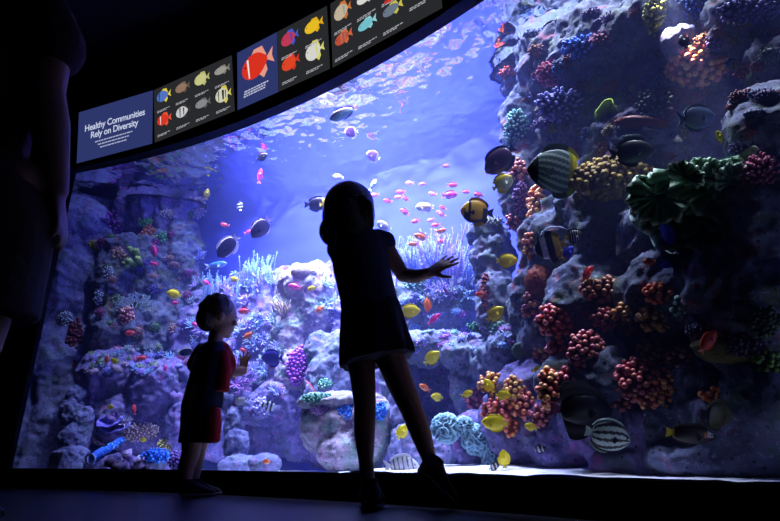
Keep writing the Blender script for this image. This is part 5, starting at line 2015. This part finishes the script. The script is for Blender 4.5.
def hand(bm, wrist, fdir, pdir, L, spread=.28, curl=.25, thumb_side=1, r=.0075):
    """palm and five fingers: fdir along the fingers, pdir the way the palm faces"""
    f = Vector(fdir).normalized()
    n = Vector(pdir)
    n = (n - f * n.dot(f)).normalized()
    s = f.cross(n)
    w = Vector(wrist)
    pl = L * .52
    # palm: a flattened slab from wrist to knuckles
    loft(bm, [(w - f * L * .05, s * L * .14, n * L * .095), (w + f * pl * .35, s * L * .20, n * L * .09), (w + f * pl * .8, s * L * .225, n * L * .075), (w + f * pl * 1.02, s * L * .20, n * L * .055)], 14)
    for i, (o, ln, a) in enumerate([(.165, .40, .30), (.06, .46, .08), (-.055, .43, -.10), (-.16, .34, -.32)]):
        b = w + f * (pl * (.92 if i in (1, 2) else .86)) + s * (o * L * thumb_side)
        d = (f + s * (a * spread / .28 * thumb_side * .9)).normalized()
        d1 = (d + n * curl * .5).normalized()
        d2 = (d + n * curl * 1.4).normalized()
        p1 = b + d * (ln * L * .45)
        p2 = p1 + d1 * (ln * L * .32)
        p3 = p2 + d2 * (ln * L * .25)
        chain(bm, [(b - d * L * .08, r * 1.1), (p1, r), (p2, r * .92), (p3, r * .78)], 10)
    b = w + f * (pl * .22) + s * (.15 * L * thumb_side) + n * L * .03
    d = (f * .62 + s * .85 * thumb_side + n * .35).normalized()
    p1 = b + d * L * .24
    p2 = p1 + (d + f * .45).normalized() * L * .20
    chain(bm, [(b - d * L * .06, r * 1.5), (p1, r * 1.15), (p2, r * .85)], 10)


def head_on(bm, c, r, face, upv):
    """skull, jaw, nose, ears as one mass; face: where it looks"""
    f = Vector(face).normalized()
    u = Vector(upv)
    u = (u - f * u.dot(f)).normalized()
    s = f.cross(u)
    c = Vector(c)
    ellipsoid(bm, c + u * r * .12 - f * r * .08, s * r * .80, f * r * .96, u * r * .90, 3)
    ellipsoid(bm, c - u * r * .42 + f * r * .22, s * r * .60, f * r * .62, u * r * .62, 3)
    ellipsoid(bm, c - u * r * .88 + f * r * .50, s * r * .26, f * r * .24, u * r * .16, 2)          # chin
    capsule(bm, c + f * r * .80 + u * r * .0, r * .07, c + f * r * .90 - u * r * .22, r * .11, 10, 3)   # nose
    ellipsoid(bm, c + f * r * .79 - u * r * .50, s * r * .22, f * r * .08, u * r * .06, 2)           # lips
    ellipsoid(bm, c + f * r * .77 - u * r * .61, s * r * .20, f * r * .08, u * r * .06, 2)
    for k in (-1, 1):
        ellipsoid(bm, c + s * (k * r * .80) - u * r * .10 - f * r * .05, s * r * .10, f * r * .17, u * r * .26, 2)
        ellipsoid(bm, c + s * (k * r * .34) + f * r * .74 - u * r * .28, s * r * .2, f * r * .16, u * r * .16, 2)  # cheeks
    return f, u, s


def eyes(root, c, r, f, u, s):
    c = Vector(c)
    for k in (-1, 1):
        m = MB()
        p = c + s * (k * r * .32) + f * r * .80 + u * r * .02
        m.ball((0, 0, 0), r * .12, r * .12, r * .10, (1, 1, 1), 12, 8)
        o = link_mesh('eye', m.mesh('eye', eye_white), root)
        o.location = p - root.location
        m = MB()
        m.ball(f * r * .08, r * .065, r * .065, r * .065, (0, 0, 0), 10, 8)
        o2 = link_mesh('iris', m.mesh('iris', eye_m), o)


def shoe(root, heel, toe, w, hgt, label=None, upper=shoe_dark):
    """heel and toe: points on the sole line"""
    heel, toe = Vector(heel), Vector(toe)
    f = (toe - heel)
    L = f.length
    f.normalize()
    s = f.cross(Vector((0, 0, 1))).normalized()
    u = s.cross(f)
    if u.z < 0:
        u = -u
    bm = bmesh.new()
    loft(bm, [(heel - f * .004 + u * hgt * .5, s * w * .34, u * hgt * .5), (heel + f * L * .12 + u * hgt * .56, s * w * .42, u * hgt * .56), (heel + f * L * .32 + u * hgt * .62, s * w * .43, u * hgt * .58), (heel + f * L * .52 + u * hgt * .5, s * w * .45, u * hgt * .42), (heel + f * L * .75 + u * hgt * .36, s * w * .5, u * hgt * .3), (heel + f * L * .93 + u * hgt * .30, s * w * .42, u * hgt * .22), (heel + f * L + u * hgt * .26, s * w * .22, u * hgt * .14)], 18)
    loft(bm, [(heel + f * L * .17 + u * hgt * .7, s * w * .33, f * L * .17), (heel + f * L * .17 + u * hgt * 1.25, s * w * .32, f * L * .17)], 16)
    o = part(bm, .004, 'shoe', upper, root, 3)
    bm = bmesh.new()
    rows = []
    for t, k in ((-.02, .30), (.1, .44), (.3, .44), (.5, .44), (.75, .52), (.93, .44), (1.02, .24)):
        rows.append((heel + f * L * t + u * .008, s * w * k, u * .009))
    loft(bm, rows, 14)
    me = voxel_mesh(bm, .004, 2)
    rebase(me, root.location)
    me.materials.clear()
    me.materials.append(sole_m)
    so = link_mesh('sole', me, o)
    so['label'] = 'pale rubber sole'
    return o


# ------------------------------------------------------------------ the girl
YG = 1.98
g = lambda x, y, Y=YG: gp(x, y, Y)
k = mpp(365, 300, YG)
root = empty('person', (gp(372, 500, YG).x, YG, 0))
tag(root, 'girl in dark shirt and skirt leaning to touch the glass with one hand', 'person')
bm = bmesh.new()
hc = g(348, 211, YG)
hr = .098
# legs
chain(bm, [(g(360, 350), 14.5 * k), (g(363, 380), 12.2 * k), (g(365, 404, YG - .005), 10.6 * k), (g(364.5, 432, YG - .015), 10.0 * k), (g(366, 462, YG - .02), 6.8 * k), (g(368, 484, YG - .02), 6.6 * k)])
chain(bm, [(g(386, 345), 16 * k), (g(401, 385), 13.0 * k), (g(411, 408, YG), 11.0 * k), (g(421, 434, YG - .01), 9.8 * k), (g(429, 458, YG - .03), 6.8 * k), (g(430, 470, YG - .04), 6.6 * k)])
# trunk
fwd = Vector((.35, .94, 0)).normalized()
sd = Vector((.94, -.35, 0)).normalized()
loft(bm, [(g(373, 352), sd * 27 * k, fwd * .085), (g(372, 330), sd * 29 * k, fwd * .09), (g(368, 300), sd * 26 * k, fwd * .075), (g(361, 270), sd * 28 * k, fwd * .08), (g(358, 245), sd * 28 * k, fwd * .08), (g(356, 232), sd * 21 * k, fwd * .06)], 24)
chain(bm, [(g(354, 240), 11 * k), (g(350, 222), 10 * k)])
# right arm out to the glass
YE = YG + .03
YH = glassY(446, 265) - .052
chain(bm, [(g(383, 242), 9.5 * k), (g(392, 258, YG + .01), 8.6 * k), (g(403, 275, YE), 7.4 * k)])
chain(bm, [(g(403, 275, YE), 7.6 * k), (g(416, 276.5, YE + (YH - YE) * .4), 7.2 * k), (g(429, 273, YH - .008), 5.4 * k)])
wr = g(429, 273, YH - .008)
hand(bm, wr, g(452, 259, YH + .004) - wr, Vector((.45, .80, -.35)), .132, .27, .06, -1, .0064)
# left arm, hidden in front of her
chain(bm, [(g(336, 250), 9.0 * k), (g(344, 275, YG + .06), 7.2 * k)])
chain(bm, [(g(344, 275, YG + .06), 7.2 * k), (g(350, 262, YG + .17), 5.2 * k)])
wl = g(350, 262, YG + .17)
hand(bm, wl, Vector((.1, .15, 1)), Vector((.1, 1, 0)), .118, .3, .12, 1, .0058)
f_, u_, s_ = head_on(bm, hc, hr, (.30, .95, .05), (-.06, 0, 1))
part(bm, .0045, 'body', skin, root, 3)
eyes(root, hc, hr, f_, u_, s_)
# hair: a chin length bob
bm = bmesh.new()
ellipsoid(bm, g(349, 206), CRT * 27 * k, CFW * .112, CUP * 27 * k, 3)
ellipsoid(bm, g(345, 216, YG - .02), CRT * 24 * k, CFW * .10, CUP * 26 * k, 3)
ellipsoid(bm, g(334, 231, YG - .02), CRT * 15.5 * k, CFW * .08, CUP * 17 * k, 3)
ellipsoid(bm, g(350, 226, YG - .05), CRT * 19 * k, CFW * .06, CUP * 17 * k, 3)
ellipsoid(bm, g(365, 214, YG - .01), CRT * 10.5 * k, CFW * .08, CUP * 20 * k, 3)
for (x0, y0, x1, y1, r0) in [(330, 200, 326, 240, 5.5), (337, 198, 332, 246, 6), (345, 196, 343, 243, 6), (354, 198, 355, 240, 6), (363, 200, 366, 233, 6), (369, 204, 371.5, 226, 4.5)]:
    capsule(bm, g(x0, y0, YG - .085), r0 * k, g(x1, y1, YG - .06), r0 * .7 * k, 10, 3)
part(bm, .0055, 'hair', hair_dark, root, 4)
# shirt with puffed cap sleeves
bm = bmesh.new()
loft(bm, [(g(370, 309), sd * 30 * k, fwd * .098), (g(368, 297), sd * 29.5 * k, fwd * .09), (g(362, 272), sd * 30 * k, fwd * .092), (g(359, 250), sd * 31 * k, fwd * .09), (g(357, 238), sd * 27 * k, fwd * .078), (g(355, 229), sd * 17 * k, fwd * .06)], 26)
chain(bm, [(g(378, 238), 10 * k), (g(385, 243), 11.5 * k)])
ellipsoid(bm, g(385, 240), CRT * 10.5 * k, CFW * .05, CUP * 9.5 * k, 3)
ellipsoid(bm, g(335, 249), CRT * 8.5 * k, CFW * .05, CUP * 11 * k, 3)
part(bm, .005, 'shirt', shirt_blue, root, 3)
# short flared skirt, gathered
bm = bmesh.new()
rings = []
seg = 72
prev = None
bmr = []
for j, (cx, cy, a, b, wv) in enumerate([(370, 300, 29, .088, 0), (371.5, 315, 31, .10, .02), (374, 335, 33, .115, .04), (376.5, 352, 35, .125, .05), (377.5, 361, 35.5, .128, .05)]):
    ring = []
    for q in range(seg):
        an = 2 * PI * q / seg
        w_ = 1 + wv * math.sin(9 * an)
        base_ = g(cx, cy)
        base_.z -= (-.028 * math.cos(an) * (cy - 300) / 61)
        ring.append(bm.verts.new(base_ + sd * (a * k * math.cos(an) * w_) + fwd * (b * math.sin(an) * w_)))
    if prev:
        for q in range(seg):
            bm.faces.new((prev[q], prev[(q + 1) % seg], ring[(q + 1) % seg], ring[q]))
    else:
        bm.faces.new(ring)
    prev = ring
bm.faces.new(list(reversed(prev)))
part(bm, .0055, 'skirt', skirt_dark, root, 1)
# shoes
hl = g(368, 511, YG - .07)
shoe(root, (hl.x, hl.y, .004), (hl.x + .02, hl.y + .185, .004), .078, .075)
he, to = g(419, 476, YG - .10), g(452, 508, YG - .03)
to.z = .006
shoe(root, he, to, .078, .07)

# ------------------------------------------------------------------ the boy
YB = 2.60
b_ = lambda x, y, Y=YB: gp(x, y, Y)
k = mpp(210, 400, YB)
root = empty('person', (b_(192, 490).x, YB, 0))
tag(root, 'small boy in red and navy with one hand raised against the glass', 'person')
bm = bmesh.new()
hc = b_(219, 317, YB)
hr = .094
YH = glassY(245, 362) - .055
chain(bm, [(b_(193, 425, YB - .03), 11.5 * k), (b_(191, 452, YB - .03), 8.8 * k), (b_(186, 468, YB - .03), 7.8 * k), (b_(184, 490, YB - .03), 5.6 * k)])
chain(bm, [(b_(203, 425, YB + .04), 11 * k), (b_(197, 452, YB + .05), 8.6 * k), (b_(194, 468, YB + .05), 7.6 * k), (b_(191, 489, YB + .05), 5.4 * k)])
fwd = Vector((.8, .6, 0)).normalized()
sd = Vector((.6, -.8, 0)).normalized()
loft(bm, [(b_(198, 432), fwd * 17 * k, sd * .085), (b_(200, 405), fwd * 18 * k, sd * .085), (b_(206, 380), fwd * 17 * k, sd * .085), (b_(211, 358), fwd * 17 * k, sd * .095), (b_(214, 345), fwd * 13 * k, sd * .075)], 24)
chain(bm, [(b_(214, 348), 8 * k), (b_(216, 335), 7.5 * k)])
chain(bm, [(b_(223, 354, YB - .02), 7.5 * k), (b_(230, 373, YB), 6.4 * k)])
chain(bm, [(b_(230, 373, YB), 6.2 * k), (b_(243, 371, YH - .01), 4.4 * k)])
wr = b_(243, 371.5, YH - .01)
hand(bm, wr, b_(246, 352, YH) - wr, Vector((.30, .95, 0)), .108, .36, .05, 1, .0058)
chain(bm, [(b_(203, 354, YB + .06), 7.5 * k), (b_(195, 368, YB + .07), 6.4 * k)])
chain(bm, [(b_(195, 368, YB + .07), 6.2 * k), (b_(206, 372, YB + .12), 4.6 * k)])
wl = b_(206, 372, YB + .12)
hand(bm, wl, Vector((.8, .5, .2)), Vector((.3, .8, .1)), .09, .25, .3, -1, .0052)
f_, u_, s_ = head_on(bm, hc, hr, (.86, .48, -.05), (.05, 0, 1))
part(bm, .0045, 'body', skin, root, 3)
eyes(root, hc, hr, f_, u_, s_)
bm = bmesh.new()
ellipsoid(bm, hc + Vector((-.012, -.006, .030)), CRT * .086, CFW * .088, CUP * .080, 3)
ellipsoid(bm, hc + Vector((-.042, -.03, -.012)), CRT * .055, CFW * .07, CUP * .066, 3)
rr = random.Random(2)
for i in range(46):
    a, e = rr.uniform(0, 2 * PI), rr.uniform(.1, 1.4)
    d = Vector((math.cos(a) * math.cos(e), math.sin(a) * math.cos(e), math.sin(e)))
    if d.dot(f_) > .55:
        continue
    p = hc + Vector((-.012, -.006, .030)) + d * .078
    capsule(bm, p, .012, p + d * .010 + Vector((0, 0, -.012)), .008, 8, 2)
part(bm, .005, 'hair', hair_brown, root, 3)
bm = bmesh.new()
loft(bm, [(b_(204, 408), fwd * 17.5 * k, sd * .095), (b_(206, 392), fwd * 17 * k, sd * .095), (b_(209, 372), fwd * 17.5 * k, sd * .10), (b_(213, 355), fwd * 17.5 * k, sd * .105), (b_(214, 344), fwd * 12 * k, sd * .08)], 24)
chain(bm, [(b_(203, 352, YB + .06), 9.5 * k), (b_(196, 364, YB + .07), 9.5 * k)])
part(bm, .005, 'shirt', dark_cloth, root, 3)
bm = bmesh.new()
chain(bm, [(b_(221, 351, YB - .025), 10 * k), (b_(226, 362, YB - .02), 10 * k), (b_(227, 365, YB - .02), 9.4 * k)])
loft(bm, [(b_(220, 392, YB - .03), fwd * 8 * k, sd * .06), (b_(222, 370, YB - .03), fwd * 9 * k, sd * .065), (b_(221, 352, YB - .03), fwd * 8 * k, sd * .06)], 18)
o = part(bm, .005, 'sleeve', red_m, root, 3)
o['label'] = 'red sleeve and side panel'
bm = bmesh.new()
loft(bm, [(b_(198, 443, YB), fwd * 18.5 * k, sd * .10), (b_(200, 425, YB), fwd * 18 * k, sd * .10), (b_(203, 400, YB), fwd * 17 * k, sd * .094)], 24)
part(bm, .005, 'shorts', dark_cloth, root, 3)
bm = bmesh.new()
loft(bm, [(b_(210, 442, YB - .055), fwd * 9 * k, sd * .05), (b_(212, 425, YB - .055), fwd * 9 * k, sd * .05), (b_(213, 408, YB - .045), fwd * 7 * k, sd * .045)], 18)
o = part(bm, .005, 'shorts_panel', red_m, root, 3)
o['label'] = 'red side panel of the shorts'
h1 = b_(181, 497, YB - .06)
shoe(root, (h1.x, h1.y, .004), (h1.x + .13, h1.y + .05, .004), .066, .055)
h2 = b_(187, 495, YB + .03)
shoe(root, (h2.x, h2.y, .004), (h2.x + .13, h2.y + .06, .004), .066, .055)

# ------------------------------------------------------------------ the man at the left edge of the picture
YM = 1.33
a_ = lambda x, y, Y=YM: gp(x, y, Y)
k = mpp(40, 150, YM)
root = empty('person', (-1.20, YM, 0))
tag(root, 'tall adult in dark shirt and shorts standing cropped at the left edge', 'person')
bm = bmesh.new()
cx = -1.20
hc = Vector((cx - .0, YM + .05, 1.66))
for sg, xo in ((1, .17), (-1, -.15)):
    chain(bm, [(Vector((cx + xo, YM, .84)), .095), (Vector((cx + xo * 1.1, YM + .01, .5)), .062), (Vector((cx + xo * 1.1, YM - .01, .34)), .060), (Vector((cx + xo * 1.05, YM - .01, .10)), .038)])
loft(bm, [(Vector((cx, YM, .80)), Vector((.17, 0, 0)), Vector((0, .115, 0))), (Vector((cx, YM, 1.0)), Vector((.16, 0, 0)), Vector((0, .11, 0))), (Vector((cx, YM, 1.25)), Vector((.18, 0, 0)), Vector((0, .12, 0))), (Vector((cx, YM, 1.42)), Vector((.17, 0, 0)), Vector((0, .10, 0))), (Vector((cx, YM, 1.48)), Vector((.08, 0, 0)), Vector((0, .07, 0)))], 24)
chain(bm, [(Vector((cx, YM, 1.46)), .058), (Vector((cx, YM + .03, 1.56)), .054)])
sh = Vector((cx + .19, YM, 1.40))
el = a_(46, 92)
wr = a_(56, 190, YM + .03)
chain(bm, [(sh, .056), (el, .050)])
chain(bm, [(el, .050), (a_(50, 125, YM + .01), .052), (wr, .033)])
hand(bm, wr, a_(63, 240, YM + .05) - wr, Vector((-.9, -.2, 0)), .185, .12, .5, 1, .0095)
el2, wr2 = Vector((cx - .27, YM - .02, 1.12)), Vector((cx - .27, YM + .06, .88))
chain(bm, [(Vector((cx - .20, YM, 1.40)), .056), (el2, .046)])
chain(bm, [(el2, .048), (wr2, .031)])
hand(bm, wr2, Vector((0, .15, -1)), Vector((.9, -.2, 0)), .185, .12, .5, -1, .0095)
f_, u_, s_ = head_on(bm, hc, .125, (.35, .93, .05), (0, 0, 1))
part(bm, .008, 'body', skin_shaded, root, 3)
eyes(root, hc, .125, f_, u_, s_)
bm = bmesh.new()
ellipsoid(bm, hc + Vector((-.01, -.02, .045)), Vector((.112, 0, 0)), Vector((0, .115, 0)), Vector((0, 0, .105)), 3)
part(bm, .008, 'hair', hair_dark, root, 3)
bm = bmesh.new()
loft(bm, [(Vector((cx, YM, .82)), Vector((.20, 0, 0)), Vector((0, .14, 0))), (Vector((cx, YM, 1.0)), Vector((.185, 0, 0)), Vector((0, .13, 0))), (Vector((cx, YM, 1.25)), Vector((.18, 0, 0)), Vector((0, .14, 0))), (Vector((cx, YM, 1.42)), Vector((.19, 0, 0)), Vector((0, .115, 0))), (Vector((cx, YM, 1.49)), Vector((.09, 0, 0)), Vector((0, .08, 0)))], 24)
chain(bm, [(sh + Vector((-.06, 0, .01)), .08), (a_(40, 15), .090), (a_(50, 46), .098)])
chain(bm, [(Vector((cx - .2, YM, 1.41)), .08), (Vector((cx - .24, YM - .01, 1.24)), .085)])
part(bm, .008, 'shirt', man_shirt, root, 2)
bm = bmesh.new()
for xo in (.185, -.15):
    loft(bm, [(Vector((cx + xo * 1.05, YM, .49)), Vector((.118, 0, 0)), Vector((0, .125, 0))), (Vector((cx + xo, YM, .75)), Vector((.12, 0, 0)), Vector((0, .13, 0))), (Vector((cx + xo * .6, YM, .92)), Vector((.11, 0, 0)), Vector((0, .12, 0)))], 22)
part(bm, .008, 'shorts', man_shorts, root, 2)
for xo in (.18, -.16):
    shoe(root, (cx + xo, YM - .09, .004), (cx + xo * 1.15, YM + .19, .004), .1, .09)

# ================================================================== RENDER LOOK
S.view_settings.view_transform = 'Standard'
S.view_settings.look = 'None'
S.view_settings.exposure = 0.0
S.view_settings.gamma = 1.0
S.view_settings.use_curve_mapping = False
S.cycles.use_denoising = True
S.cycles.max_bounces = 8
S.cycles.diffuse_bounces = 3
S.cycles.glossy_bounces = 3
S.cycles.transparent_max_bounces = 10
S.cycles.volume_bounces = 1
S.cycles.caustics_reflective = False
S.cycles.caustics_refractive = False
S.cycles.sample_clamp_indirect = 4.0
